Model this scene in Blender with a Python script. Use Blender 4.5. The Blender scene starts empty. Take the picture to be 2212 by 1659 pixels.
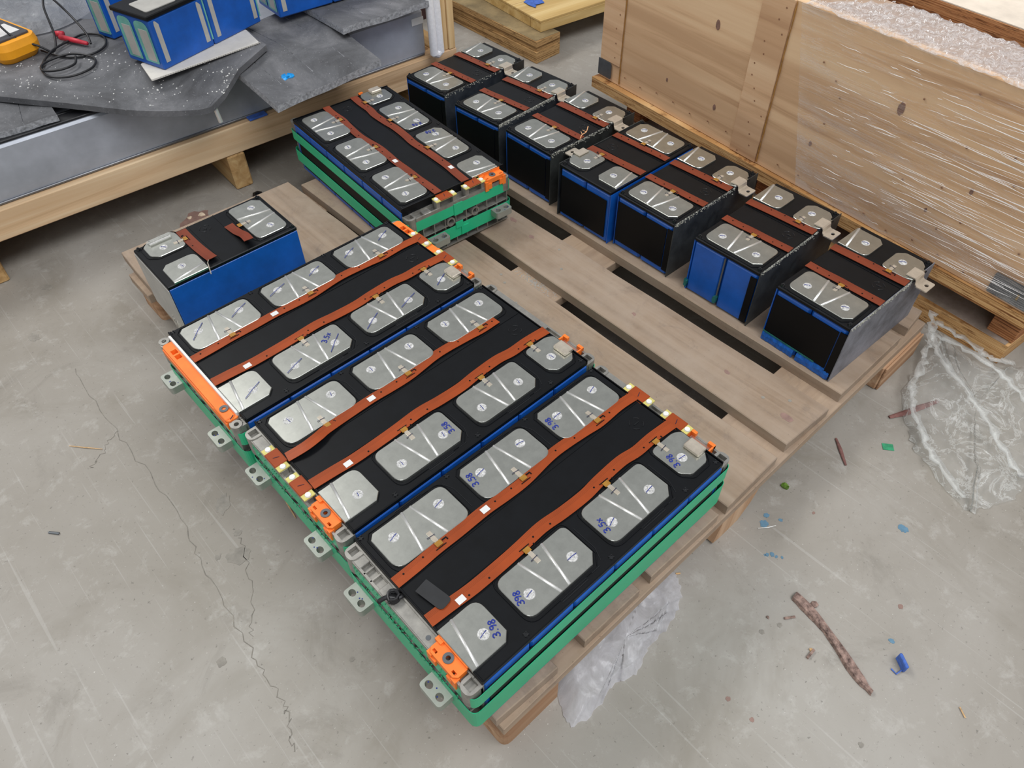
import bpy, bmesh, math, random
from mathutils import Vector, Matrix, noise as mn
C = bpy.context.scene
PI = math.pi
random.seed(7)

# ---------------------------------------------------------------- camera, world, light, exposure
cam_d = bpy.data.cameras.new('camera')
cam_d.sensor_fit = 'HORIZONTAL'; cam_d.sensor_width = 36.0
cam_d.lens = 1615.34 / 2212 * 36.0
cam_d.clip_start = 0.02
cam = bpy.data.objects.new('camera', cam_d); C.collection.objects.link(cam)
cam.location = (-0.33980642, -0.32590943, 0.90884525)
cam.rotation_euler = (0.73044531, 0.00954182, -0.74340837)
C.camera = cam

w = bpy.data.worlds.new('world'); C.world = w; w.use_nodes = True
bg = w.node_tree.nodes['Background']
bg.inputs[0].default_value = (0.96, 0.97, 1.0, 1); bg.inputs[1].default_value = 0.40

def area(name, loc, target, size, size_y, power, col):
    d = bpy.data.lights.new(name, 'AREA'); d.shape = 'RECTANGLE'; d.size = size; d.size_y = size_y
    d.energy = power; d.color = col
    o = bpy.data.objects.new(name, d); C.collection.objects.link(o); o.location = loc
    v = Vector(target) - Vector(loc); o.rotation_euler = v.to_track_quat('-Z', 'Y').to_euler()
    return o
# rows of roof skylights: one behind the camera, one ahead of it, plus an added fill light at the left, no real source
area('roof_skylight', (0.7, -2.1, 4.6), (0.25, 0.25, 0.1), 4.2, 2.0, 165, (0.97, 0.98, 1.0))
area('roof_skylight', (-1.3, 3.9, 5.2), (0.2, 0.7, 0.1), 3.6, 1.2, 165, (1.0, 0.985, 0.955))
area('fill_light', (-3.2, -2.4, 3.0), (0.4, 0.3, 0.2), 2.2, 2.4, 30, (0.97, 0.98, 1.0))

vs = C.view_settings
vs.view_transform = 'Standard'; vs.look = 'None'; vs.exposure = 0.0; vs.gamma = 1.0; vs.use_curve_mapping = False

# ---------------------------------------------------------------- materials
def lin(c):
    return tuple(((v/255)/12.92 if v/255 <= 0.04045 else ((v/255+0.055)/1.055)**2.4) for v in c) + (1,)

def mat_base(name, rough=.5, metal=0., spec=.5):
    m = bpy.data.materials.new(name); m.use_nodes = True
    nt = m.node_tree; b = nt.nodes['Principled BSDF']
    b.inputs['Roughness'].default_value = rough; b.inputs['Metallic'].default_value = metal
    b.inputs['Specular IOR Level'].default_value = spec
    return m, nt, b

def nd(nt, t, **kw):
    n = nt.nodes.new(t)
    for k, v in kw.items():
        if k.startswith('i_'): n.inputs[k[2:]].default_value = v
        else: setattr(n, k, v)
    return n

def coords(nt, scale=(1, 1, 1), rot=(0, 0, 0), rnd=False):
    tc = nd(nt, 'ShaderNodeTexCoord'); mp = nd(nt, 'ShaderNodeMapping')
    mp.inputs['Scale'].default_value = scale; mp.inputs['Rotation'].default_value = rot
    nt.links.new(tc.outputs['Object'], mp.inputs['Vector'])
    if rnd:
        oi = nd(nt, 'ShaderNodeObjectInfo'); mu = nd(nt, 'ShaderNodeMath', operation='MULTIPLY'); mu.inputs[1].default_value = 37.0
        nt.links.new(oi.outputs['Random'], mu.inputs[0])
        cb = nd(nt, 'ShaderNodeCombineXYZ')
        for i in range(3): nt.links.new(mu.outputs[0], cb.inputs[i])
        nt.links.new(cb.outputs[0], mp.inputs['Location'])
    return mp.outputs[0]

def noise(nt, vec, scale, detail=4, rough=.6, dist=0.):
    n = nd(nt, 'ShaderNodeTexNoise'); n.inputs['Scale'].default_value = scale
    n.inputs['Detail'].default_value = detail; n.inputs['Roughness'].default_value = rough; n.inputs['Distortion'].default_value = dist
    nt.links.new(vec, n.inputs['Vector']); return n.outputs['Fac']

def ramp(nt, fac, stops, interp='LINEAR'):
    r = nd(nt, 'ShaderNodeValToRGB'); cr = r.color_ramp; cr.interpolation = interp
    while len(cr.elements) < len(stops): cr.elements.new(0.5)
    for e, (p, c) in zip(cr.elements, stops): e.position = p; e.color = c if len(c) == 4 else lin(c)
    nt.links.new(fac, r.inputs[0]); return r.outputs[0]

def mix(nt, a, b, fac, mode='MIX'):
    m = nd(nt, 'ShaderNodeMix', data_type='RGBA', blend_type=mode)
    if isinstance(fac, float): m.inputs[0].default_value = fac
    else: nt.links.new(fac, m.inputs[0])
    for i, s in ((6, a), (7, b)):
        if isinstance(s, tuple): m.inputs[i].default_value = s if len(s) == 4 else lin(s)
        else: nt.links.new(s, m.inputs[i])
    return m.outputs[2]

def bump(nt, b, h, strength=.2, dist=.001):
    n = nd(nt, 'ShaderNodeBump'); n.inputs['Strength'].default_value = strength; n.inputs['Distance'].default_value = dist
    nt.links.new(h, n.inputs['Height']); nt.links.new(n.outputs[0], b.inputs['Normal'])

W4, K4 = (1, 1, 1, 1), (0, 0, 0, 1)

def simple(name, c, rough=.5, metal=0., var=.12, sc=60., bmp=0., spec=.5, c2=None):
    m, nt, b = mat_base(name, rough, metal, spec)
    v = coords(nt); f = noise(nt, v, sc, 5, .65)
    d = tuple(max(0, x*(1-var)) for x in c); u = c2 or tuple(min(255, x*(1+var*.6)) for x in c)
    nt.links.new(ramp(nt, f, [(.3, d), (.7, u)]), b.inputs['Base Color'])
    if bmp: bump(nt, b, noise(nt, v, sc*3, 3), bmp)
    return m

def wood(name, ca, cb, cc, axis=1, sc=1., rough=.7, dust=None, bmp=.3, rings=True):
    """grain runs along axis; ca dark, cb mid, cc light"""
    m, nt, b = mat_base(name, rough, 0, .3)
    s = [55*sc, 55*sc, 55*sc]; s[axis] = 2.2*sc
    v = coords(nt, tuple(s), rnd=True)
    f = noise(nt, v, 1.0, 6, .62, .6)
    col = ramp(nt, f, [(.25, ca), (.48, cb), (.72, cc)])
    s2 = [14*sc]*3; s2[axis] = .9*sc
    v2 = coords(nt, tuple(s2), rnd=True)
    f2 = noise(nt, v2, 1.0, 3, .5, 1.2)
    col = mix(nt, col, mix(nt, cb, ca, .55), ramp(nt, f2, [(.5, K4), (.68, (.75, .75, .75, 1))]))
    if dust:
        v3 = coords(nt); f3 = noise(nt, v3, 9, 5, .7)
        col = mix(nt, col, dust, ramp(nt, f3, [(.3, (.10, .10, .10, 1)), (.7, (.85, .85, .85, 1))]))
        f6 = noise(nt, v3, 16, 6, .75, .6); col = mix(nt, col, (112, 100, 92), ramp(nt, f6, [(.55, K4), (.75, (.6, .6, .6, 1))]))
        f4 = noise(nt, v3, 260, 2, .8)
        col = mix(nt, col, tuple(x*.55 for x in ca), ramp(nt, f4, [(.68, K4), (.78, (.6, .6, .6, 1))]))
    nt.links.new(col, b.inputs['Base Color'])
    bump(nt, b, f, bmp, .0006)
    return m

def layered(name, cols, freq, axis=2, rough=.7):
    """plywood edge: thin plies stacked along the axis"""
    m, nt, b = mat_base(name, rough, 0, .25)
    s = [1.5, 1.5, 1.5]; s[axis] = freq
    v = coords(nt, tuple(s)); f = noise(nt, v, 1.0, 3, .7, .15)
    col = ramp(nt, f, [(.3, cols[0]), (.45, cols[1]), (.5, cols[2]), (.56, cols[1]), (.68, cols[0])])
    s2 = [30, 30, 30]; s2[axis] = 300
    f2 = noise(nt, coords(nt, tuple(s2)), 1., 4, .7)
    col = mix(nt, col, cols[0], ramp(nt, f2, [(.52, K4), (.66, (.8, .8, .8, 1))]))
    nt.links.new(col, b.inputs['Base Color']); bump(nt, b, f2, .4, .001)
    return m

def film(name, tint, opac, streak=(1, 1, 1), sc=30., rough=.12, bmp=.6, lo=.45, hi=.75, opac2=.6, rot=(0, 0, 0), line=0.):
    """thin clear plastic: mostly transparent, glossy, milky where it creases, glints painted as white lines"""
    m = bpy.data.materials.new(name); m.use_nodes = True; nt = m.node_tree
    b = nt.nodes['Principled BSDF']; out = nt.nodes['Material Output']
    b.inputs['Base Color'].default_value = lin(tint); b.inputs['Roughness'].default_value = rough
    b.inputs['Specular IOR Level'].default_value = .8
    tl = nd(nt, 'ShaderNodeBsdfTranslucent'); tl.inputs[0].default_value = lin(tint); m2 = nd(nt, 'ShaderNodeMixShader'); m2.inputs[0].default_value = .45
    t = nd(nt, 'ShaderNodeBsdfTransparent'); t.inputs[0].default_value = (.97, .97, .97, 1)
    mx = nd(nt, 'ShaderNodeMixShader')
    v = coords(nt, streak, rot); f = noise(nt, v, sc, 6, .7, 1.0)
    A_, B_ = (opac, opac, opac, 1), (opac2, opac2, opac2, 1)
    if line: fac = ramp(nt, f, [(.5-line*2.5, A_), (.5-line*.3, B_), (.5+line*.3, B_), (.5+line, A_), (.66, A_), (.72, B_), (.74, A_)])  # narrow white lines stand in for glints along the creases
    else: fac = ramp(nt, f, [(lo, A_), (hi, B_)])
    fr = nd(nt, 'ShaderNodeFresnel'); fr.inputs[0].default_value = 1.45
    ad = nd(nt, 'ShaderNodeMath', operation='MULTIPLY_ADD'); ad.use_clamp = True; ad.inputs[1].default_value = 1.0
    fm = nd(nt, 'ShaderNodeMath', operation='MULTIPLY'); fm.inputs[1].default_value = .55; nt.links.new(fr.outputs[0], fm.inputs[0])
    nt.links.new(fac, ad.inputs[0]); nt.links.new(fm.outputs[0], ad.inputs[2])
    nt.links.new(ad.outputs[0], mx.inputs[0]); nt.links.new(t.outputs[0], mx.inputs[1]); nt.links.new(b.outputs[0], m2.inputs[1]); nt.links.new(tl.outputs[0], m2.inputs[2]); nt.links.new(m2.outputs[0], mx.inputs[2])
    nt.links.new(mx.outputs[0], out.inputs['Surface'])
    bn = nd(nt, 'ShaderNodeBump'); bn.inputs['Strength'].default_value = bmp; bn.inputs['Distance'].default_value = .004
    nt.links.new(f, bn.inputs['Height']); nt.links.new(bn.outputs[0], b.inputs['Normal']); nt.links.new(bn.outputs[0], fr.inputs['Normal'])
    return m

def concrete():
    m, nt, b = mat_base('concrete', .62, 0, .35)
    v = coords(nt)
    f = noise(nt, v, 1.7, 7, .6, .4)
    col = ramp(nt, f, [(.25, (120, 113, 102)), (.40, (144, 138, 128)), (.58, (161, 156, 148)), (.8, (178, 175, 169))])
    f2 = noise(nt, v, 7.5, 6, .7, .8)
    col = mix(nt, col, (112, 107, 98), ramp(nt, f2, [(.56, K4), (.78, (.55, .55, .55, 1))]))
    f7 = noise(nt, v, 3.6, 5, .65, 1.2)
    col = mix(nt, col, (126, 119, 106), ramp(nt, f7, [(.54, K4), (.72, (.5, .5, .5, 1))]))
    f5 = noise(nt, v, 26, 5, .75, .3)
    col = mix(nt, col, (205, 203, 198), ramp(nt, f5, [(.55, K4), (.75, (.35, .35, .35, 1))]))
    f3 = noise(nt, v, 170, 3, .7)
    col = mix(nt, col, (88, 84, 78), ramp(nt, f3, [(.63, K4), (.74, (.65, .65, .65, 1))]))
    f6 = noise(nt, coords(nt, (1, 1, 1)), 330, 2, .6)
    col = mix(nt, col, (228, 226, 220), ramp(nt, f6, [(.7, K4), (.78, (.6, .6, .6, 1))]))
    # trowel scratches in two directions
    for ang, sc in ((.5, 22), (-.9, 16)):
        vv = coords(nt, (sc*9, sc*.18, 1), (0, 0, ang)); fs = noise(nt, vv, 1., 2, .5, .3)
        col = mix(nt, col, (208, 206, 202), ramp(nt, fs, [(.67, K4), (.72, (.17, .17, .17, 1))]))
    nt.links.new(col, b.inputs['Base Color'])
    bump(nt, b, f3, .12, .001)
    nt.links.new(ramp(nt, f, [(.3, (.5, .5, .5, 1)), (.7, (.72, .72, .72, 1))]), b.inputs['Roughness'])
    return m

M = {}
M['concrete'] = concrete()
M['black'] = simple('black_plastic', (14, 16, 19), .40, var=.2, sc=40, spec=.22)
M['gloss'] = simple('black_gloss', (20, 22, 25), .22, var=.1, sc=40, spec=.7)
M['black2'] = simple('black_sheet', (8, 9, 12), .5, var=.2, sc=40, spec=.2)
M['greysheet'] = simple('grey_end_sheet', (104, 107, 116), .5, var=.3, sc=22, spec=.5, c2=(136, 138, 148))
M['darksheet'] = simple('dark_end_sheet', (40, 43, 43), .42, var=.35, sc=22, spec=.5, c2=(66, 69, 68))
M['residue'] = simple('glue_residue', (150, 150, 132), .8, var=.6, sc=160, c2=(200, 200, 188))
M['plate'] = simple('nickel_plate', (190, 192, 185), .31, .95, var=.05, sc=90, bmp=.02)
M['ridge'] = simple('pressed_ridge', (236, 236, 232), .30, .6, var=.03, sc=90)  # paler than the plate it is pressed from; highlight put into the colour
M['weld'] = simple('weld_spot', (212, 212, 210), .5, .35, var=.3, sc=420, bmp=.8)
M['nickel'] = simple('bare_nickel', (206, 196, 180), .32, .55, var=.08, sc=80)
M['alu'] = simple('cast_aluminium', (160, 158, 152), .5, .7, var=.14, sc=50, bmp=.12)
M['tabalu'] = simple('milled_aluminium', (172, 176, 168), .5, .6, var=.05, sc=60)
M['orange'] = simple('orange_plastic', (255, 128, 46), .5, var=.08, sc=35)
M['pad'] = simple('solder_pad', (176, 128, 52), .35, .3, var=.1, sc=90)
M['fr4'] = simple('yellow_board', (206, 196, 112), .5, var=.06, sc=80)
M['pin'] = simple('white_plastic', (232, 232, 228), .45, var=.03)
M['green'] = simple('green_tape', (38, 182, 130), .38, var=.05, sc=14)
M['greencut'] = simple('frayed_green_tape', (52, 150, 106), .5, var=.2, sc=90)
M['blue'] = simple('blue_cell_film', (20, 88, 178), .34, var=.12, sc=20)
M['bluecrumple'] = simple('crumpled_blue_film', (22, 92, 176), .35, var=.25, sc=120, bmp=.6)
M['teal'] = simple('teal_tape', (110, 176, 164), .42, var=.14, sc=26)
M['tealdark'] = simple('teal_glue', (32, 104, 100), .5, var=.2, sc=90)
M['label'] = simple('white_label', (224, 224, 222), .5, var=.02)
M['labelgrey'] = simple('label_print', (150, 150, 150), .5, var=.3, sc=600)
M['ink'] = simple('blue_marker_ink', (22, 44, 138), .4, var=.1)
M['inkdark'] = simple('black_marker_ink', (28, 30, 60), .4, var=.1)
M['tapeblk'] = simple('black_cloth_tape', (40, 41, 43), .75, var=.1)
M['cream'] = simple('cream_sheet', (196, 192, 182), .55, var=.06, sc=30)
M['creamgrey'] = simple('grey_card', (176, 174, 168), .6, var=.06, sc=30)
M['white_foam'] = simple('white_foam', (240, 240, 242), .7, var=.04, sc=200, bmp=.2)
M['steel'] = simple('zinc_steel', (128, 130, 134), .42, .8, var=.12, sc=14)
M['sheetmetal'] = simple('sheet_metal', (176, 181, 190), .42, .3, var=.14, sc=6)
M['tapegrey'] = simple('grey_tape_patch', (150, 152, 158), .5, .4, var=.1, sc=60)
M['rim'] = simple('dark_rubber', (30, 31, 34), .5, var=.2)
M['bracket'] = simple('grey_steel_bracket', (98, 102, 106), .5, .5, var=.16, sc=22)
M['brass'] = simple('brass', (190, 150, 50), .35, .9)
M['yellow'] = simple('yellow_holster', (246, 166, 26), .55, var=.06, sc=18)
M['meterdark'] = simple('meter_dark', (66, 66, 70), .5, var=.1)
M['cable'] = simple('black_cable', (26, 26, 29), .42, var=.1)
M['red'] = simple('red_plastic', (196, 44, 62), .45, var=.1)
M['cyan'] = simple('cyan_scrap', (8, 150, 226), .4, var=.2, sc=150)
M['bluescrap'] = simple('blue_scrap', (64, 104, 190), .5, var=.2, sc=150)
M['leaf'] = simple('green_leaf', (96, 130, 44), .5, var=.4, sc=160)
M['bark'] = simple('bark', (122, 92, 84), .85, var=.45, sc=150, bmp=.8, c2=(176, 148, 136))
M['redwood'] = simple('red_splinter', (128, 88, 82), .8, var=.2, sc=150)
M['splinter'] = simple('pale_splinter', (208, 170, 122), .8, var=.2, sc=150)
M['copper'] = simple('copper_splinter', (236, 178, 128), .5, var=.15, sc=100)
M['stone'] = simple('pale_chip', (216, 196, 170), .8, var=.15, sc=90)
M['stain_dark'] = simple('oil_stain', (143, 138, 129), .6, var=.12, sc=90)
M['stain_red'] = simple('red_stain', (146, 118, 108), .6, var=.1, sc=90)
M['stain_blue'] = simple('blue_paint', (96, 134, 158), .55, var=.1, sc=150)
M['crack'] = simple('crack_line', (134, 129, 120), .8, var=.2, sc=90)
M['deck'] = wood('pallet_board', (104, 84, 66), (150, 128, 106), (170, 150, 130), 1, 1., .8, dust=(164, 148, 132))
M['deckx'] = wood('pallet_stringer', (112, 88, 68), (160, 136, 112), (186, 162, 136), 0, 1., .8, dust=(170, 152, 134))
M['block'] = wood('pallet_block', (128, 92, 66), (180, 142, 110), (206, 176, 144), 0, 1.1, .8)
M['endgrain'] = wood('end_grain', (140, 106, 78), (190, 154, 122), (214, 186, 156), 2, .6, .8)
M['beam'] = wood('pine_beam', (162, 126, 88), (222, 188, 148), (236, 212, 176), 0, .9, .7)
M['beamy'] = wood('pine_beam_cross', (130, 98, 58), (188, 150, 100), (214, 184, 134), 1, .9, .7)
M['post'] = wood('pine_post', (176, 138, 92), (222, 190, 140), (236, 212, 166), 2, .9, .7)
M['crate'] = wood('crate_plywood', (164, 120, 84), (226, 188, 147), (238, 206, 166), 1, .62, .6, bmp=.1)
M['crate2'] = wood('crate_batten_wood', (166, 122, 88), (220, 180, 140), (232, 198, 160), 1, .7, .6, bmp=.1)
M['ply'] = layered('plywood_edge', [(112, 66, 34), (196, 150, 96), (222, 184, 132)], 260)
M['plydark'] = layered('dark_plywood_edge', [(96, 56, 34), (170, 112, 70), (204, 150, 104)], 240)
M['skidtop'] = simple('dusty_ply_top', (150, 138, 116), .8, var=.2, sc=18, c2=(176, 162, 152))
M['lidtop'] = simple('pale_ply_top', (234, 220, 202), .7, var=.08, sc=16)
M['stackside'] = layered('stack_side', [(96, 70, 40), (168, 130, 84), (198, 162, 112)], 190)
M['stacktop'] = simple('stack_top', (136, 118, 84), .8, var=.25, sc=14)
M['palletpale'] = wood('pale_pallet', (166, 130, 74), (204, 172, 112), (222, 196, 142), 0, .8, .7)
M['filmcrate'] = film('stretch_film', (252, 250, 248), .0, (1, .05, 1.3), 42, .08, .22, 0, .5, .30, (0.10, 0, 0), line=.014)
M['filmtop'] = film('crinkled_film', (250, 248, 248), .30, (1, 1, 1), 60, .1, .8, 0, .5, .8, line=.035)
M['bag'] = film('clear_bag', (252, 254, 252), .13, (1, 1, 1), 19, .12, .4, 0, .5, .46, line=.022)
M['bagw'] = film('milky_bag', (248, 248, 254), .42, (1, 1, 1), 24, .18, .35, .35, .7, .74)
M['wrap'] = film('grey_wrap', (186, 189, 194), .62, (1, 1, 1), 60, .18, 1.0, .4, .68, .98)
M['clear'] = film('clear_sleeve', (240, 240, 236), .12, (1, 1, 1), 30, .1, .3, .4, .8, .4)
M['bagfold'] = film('bag_fold', (252, 254, 252), .10, (1, 1, 1), 60, .12, .4, .45, .75, .42)
M['crease'] = simple('crease_glint', (250, 248, 246), .2, spec=.8, var=.02)  # opaque white, so the glints on the film are in the colour
M['toppanel'] = wood('crate_top_wood', (140, 112, 92), (176, 148, 126), (190, 166, 146), 1, .62, .6, bmp=.1)
M['corr'] = simple('honeycomb_card', (214, 210, 202), .75, var=.04, sc=60)

def flexmat(name, c, cd):
    m, nt, b = mat_base(name, .45, 0, .28)
    v = coords(nt); sx = nd(nt, 'ShaderNodeSeparateXYZ'); nt.links.new(v, sx.inputs[0])
    f = noise(nt, coords(nt, (6, 6, 6)), 4, 4)
    col = ramp(nt, f, [(.3, tuple(x*.9 for x in c)), (.7, c)])
    # fine copper traces along the strip
    uv = nd(nt, 'ShaderNodeUVMap'); s2 = nd(nt, 'ShaderNodeSeparateXYZ'); nt.links.new(uv.outputs[0], s2.inputs[0])
    tr = nd(nt, 'ShaderNodeMath', operation='PINGPONG'); tr.inputs[1].default_value = .045; nt.links.new(s2.outputs[1], tr.inputs[0])
    lt = nd(nt, 'ShaderNodeMath', operation='LESS_THAN'); lt.inputs[1].default_value = .011; nt.links.new(tr.outputs[0], lt.inputs[0])
    gt = nd(nt, 'ShaderNodeMath', operation='GREATER_THAN'); gt.inputs[1].default_value = .58; nt.links.new(s2.outputs[1], gt.inputs[0])
    mu = nd(nt, 'ShaderNodeMath', operation='MULTIPLY'); nt.links.new(lt.outputs[0], mu.inputs[0]); nt.links.new(gt.outputs[0], mu.inputs[1])
    m3 = nd(nt, 'ShaderNodeMath', operation='MULTIPLY'); m3.inputs[1].default_value = .55; nt.links.new(mu.outputs[0], m3.inputs[0])
    nt.links.new(mix(nt, col, cd, m3.outputs[0]), b.inputs['Base Color'])
    return m
M['flex'] = flexmat('flex_circuit', (160, 70, 28), (84, 36, 14))
M['flexdark'] = flexmat('flex_circuit_dark', (130, 60, 38), (80, 34, 22))

def foammat():
    m, nt, b = mat_base('grey_foam', .78, 0, .35)
    v = coords(nt); f = noise(nt, v, 9, 6, .7, .5)
    col = ramp(nt, f, [(.25, (66, 66, 68)), (.5, (96, 97, 100)), (.75, (130, 130, 133))])
    f2 = noise(nt, v, 300, 2, .7)
    col = mix(nt, col, (196, 196, 200), ramp(nt, f2, [(.66, K4), (.76, (.5, .5, .5, 1))]))
    nt.links.new(col, b.inputs['Base Color']); bump(nt, b, f2, .3, .001)
    return m
M['foam'] = foammat()
M['foamedge'] = simple('foam_cut_edge', (150, 152, 156), .8, var=.3, sc=160, bmp=.5)
# ---------------------------------------------------------------- geometry helpers
def rpoly(pts, radii, n=5):
    """polygon with each corner rounded (n>1) or chamfered (n==1) by its radius; a radius may be (r, n)"""
    out = []; N = len(pts)
    for i, p in enumerate(pts):
        r = radii[i] if isinstance(radii, (list, tuple)) else radii
        k = n
        if isinstance(r, tuple): r, k = r
        if r <= 0: out.append(tuple(p)); continue
        P = Vector(p); a = (Vector(pts[i-1]) - P); b = (Vector(pts[(i+1) % N]) - P)
        A = P + a.normalized()*min(r, a.length*.49); B = P + b.normalized()*min(r, b.length*.49)
        for j in range(k+1):
            t = j/k
            if k == 1: q = A.lerp(B, t)
            else: q = A*(1-t)**2 + P*2*t*(1-t) + B*t*t
            out.append((q.x, q.y))
    return out

class MB:
    def __init__(s): s.v = []; s.f = []; s.uv = {}
    def add(s, vs, fs):
        o = len(s.v); s.v += [tuple(v) for v in vs]; s.f += [tuple(i+o for i in f) for f in fs]; return s
    def loft(s, loops, cap0=True, cap1=True, closed=True):
        n = len(loops[0]); o = len(s.v)
        for L in loops: s.v += [tuple(p) for p in L]
        for k in range(len(loops)-1):
            for i in range(n if closed else n-1):
                j = (i+1) % n; a = o+k*n
                s.f.append((a+i, a+j, a+n+j, a+n+i))
        if cap0: s.f.append(tuple(o+i for i in reversed(range(n))))
        if cap1: s.f.append(tuple(o+(len(loops)-1)*n+i for i in range(n)))
        return s
    def prism(s, poly, z0, z1, b=0.):
        """extruded outline (counter-clockwise), top edge chamfered by b"""
        P = [Vector(p) for p in poly]
        if b > 0:
            n = len(P); ins = []
            for i in range(n):
                d1 = (P[i]-P[i-1]); d2 = (P[(i+1) % n]-P[i])
                n1 = Vector((-d1.y, d1.x)).normalized(); n2 = Vector((-d2.y, d2.x)).normalized()
                m = (n1+n2); m = m.normalized() if m.length > 1e-6 else n1
                ins.append(P[i] + m*b/max(.4, m.dot(n1)))
            return s.loft([[(p.x, p.y, z0) for p in P], [(p.x, p.y, z1-b) for p in P], [(p.x, p.y, z1) for p in ins]])
        return s.loft([[(p.x, p.y, z0) for p in P], [(p.x, p.y, z1) for p in P]])
    def box(s, x0, x1, y0, y1, z0, z1, b=0.):
        if x0 > x1: x0, x1 = x1, x0
        if y0 > y1: y0, y1 = y1, y0
        b = min(b, (x1-x0)*.45, (y1-y0)*.45, (z1-z0)*.45)
        if b <= 0:
            return s.loft([[(x0, y0, z), (x1, y0, z), (x1, y1, z), (x0, y1, z)] for z in (z0, z1)])
        def oc(z, i):
            return [(x0+i+b, y0+i, z), (x1-i-b, y0+i, z), (x1-i, y0+i+b, z), (x1-i, y1-i-b, z), (x1-i-b, y1-i, z), (x0+i+b, y1-i, z), (x0+i, y1-i-b, z), (x0+i, y0+i+b, z)]
        def oq(z, i):
            return [(x0+b, y0+i, z), (x1-b, y0+i, z), (x1-i, y0+b, z), (x1-i, y1-b, z), (x1-b, y1-i, z), (x0+b, y1-i, z), (x0+i, y1-b, z), (x0+i, y0+b, z)]
        h = b*.5
        return s.loft([oq(z0, b), oq(z0+b, h*.0), oq(z1-b, h*.0), oq(z1, b)])
    def tube(s, pts, r, n=8, cap=True, squash=1., closed=False):
        P = [Vector(p) for p in pts]; loops = []
        up = Vector((0, 0, 1)); prev = None
        for i, p in enumerate(P):
            if closed: t = P[(i+1) % len(P)] - P[i-1]
            else: t = (P[min(i+1, len(P)-1)] - P[max(i-1, 0)])
            t.normalize()
            if prev is None:
                a = t.cross(up)
                if a.length < 1e-4: a = Vector((1, 0, 0))
                a.normalize()
            else:
                a = prev - t*prev.dot(t)
                if a.length < 1e-5: a = t.orthogonal()
                a.normalize()
            prev = a; bb = t.cross(a)
            rr = r[i] if isinstance(r, (list, tuple)) else r
            loops.append([p + a*math.cos(2*PI*k/n)*rr + bb*math.sin(2*PI*k/n)*rr*squash for k in range(n)])
        if closed: loops.append(loops[0]); return s.loft(loops, False, False)
        return s.loft(loops, cap, cap)
    def disc(s, c, r, h, n=16, r2=None):
        x, y, z = c; r2 = r if r2 is None else r2
        return s.loft([[(x+rr*math.cos(2*PI*k/n), y+rr*math.sin(2*PI*k/n), z+dz) for k in range(n)] for rr, dz in ((r, 0), (r2, h))])
    def rod(s, a, b, r, n=10):
        return s.tube([a, b], r, n)
    def strip(s, path, wdt, thick=.0006, v0=0., v1=1.):
        """flat ribbon: path of (x,y,z), width across in plan; uv v runs across it"""
        P = [Vector(p) for p in path]; o = len(s.v); L = 0
        for i, p in enumerate(P):
            t = P[min(i+1, len(P)-1)] - P[max(i-1, 0)]; t.z = 0; t.normalize()
            nn = Vector((-t.y, t.x, 0)); ww = wdt[i] if isinstance(wdt, (list, tuple)) else wdt
            a = p - nn*ww/2; b = p + nn*ww/2
            s.v += [tuple(a), tuple(b), (b.x, b.y, b.z-thick), (a.x, a.y, a.z-thick)]
        n = len(P)
        for i in range(n-1):
            a = o+4*i; b = a+4
            for q in range(4):
                q2 = (q+1) % 4
                s.f.append((a+q, a+q2, b+q2, b+q))
        for k in range(n):
            L = k/(n-1)
            s.uv[o+4*k] = (L, v0); s.uv[o+4*k+1] = (L, v1); s.uv[o+4*k+2] = (L, v1); s.uv[o+4*k+3] = (L, v0)
        s.f.append((o, o+3, o+2, o+1)); e = o+4*(n-1); s.f.append((e, e+1, e+2, e+3))
        return s
    def holed(s, outline, holes, z0, z1):
        bm = bmesh.new(); es = []
        for L in [outline]+holes:
            vv = [bm.verts.new((p[0], p[1], z1)) for p in L]
            es += [bm.edges.new((vv[i], vv[(i+1) % len(vv)])) for i in range(len(vv))]
        r = bmesh.ops.triangle_fill(bm, use_beauty=True, use_dissolve=False, edges=es)
        fs = [g for g in r['geom'] if isinstance(g, bmesh.types.BMFace)]
        ex = bmesh.ops.extrude_face_region(bm, geom=fs)
        for g in ex['geom']:
            if isinstance(g, bmesh.types.BMVert): g.co.z = z0
        bmesh.ops.recalc_face_normals(bm, faces=bm.faces)
        bm.verts.index_update()
        s.add([v.co[:] for v in bm.verts], [[v.index for v in f.verts] for f in bm.faces]); bm.free(); return s
    def xf(s, m):
        s.v = [tuple(m @ Vector(v)) for v in s.v]; return s
    def mesh(s, name, mat, smooth=False):
        me = bpy.data.meshes.new(name); me.from_pydata(s.v, [], s.f)
        if s.uv:
            u = me.uv_layers.new(name='UVMap')
            for l in me.loops: u.data[l.index].uv = s.uv.get(l.vertex_index, (0, 0))
        bm = bmesh.new(); bm.from_mesh(me); bmesh.ops.recalc_face_normals(bm, faces=bm.faces); bm.to_mesh(me); bm.free()
        me.materials.append(mat if not isinstance(mat, str) else M[mat])
        if smooth:
            for p in me.polygons: p.use_smooth = True
        return me
    def build(s, name, mat, parent=None, smooth=False, label=None):
        o = bpy.data.objects.new(name, s.mesh(name, mat, smooth)); C.collection.objects.link(o)
        if parent is not None: o.parent = parent
        if label: o['label'] = label
        return o

def circ(x, y, r, n=12, sx=1., sy=1.):
    return [(x+r*sx*math.cos(2*PI*k/n), y+r*sy*math.sin(2*PI*k/n)) for k in range(n)]

def tag(o, label, cat, group=None):
    o['label'] = label; o['category'] = cat
    if group: o['group'] = group
    return o

def thing(name, label, cat, loc=(0, 0, 0), rz=0., group=None):
    o = bpy.data.objects.new(name, None); C.collection.objects.link(o); o.empty_display_size = .05
    o.location = loc; o.rotation_euler = (0, 0, rz)
    return tag(o, label, cat, group)

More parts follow.
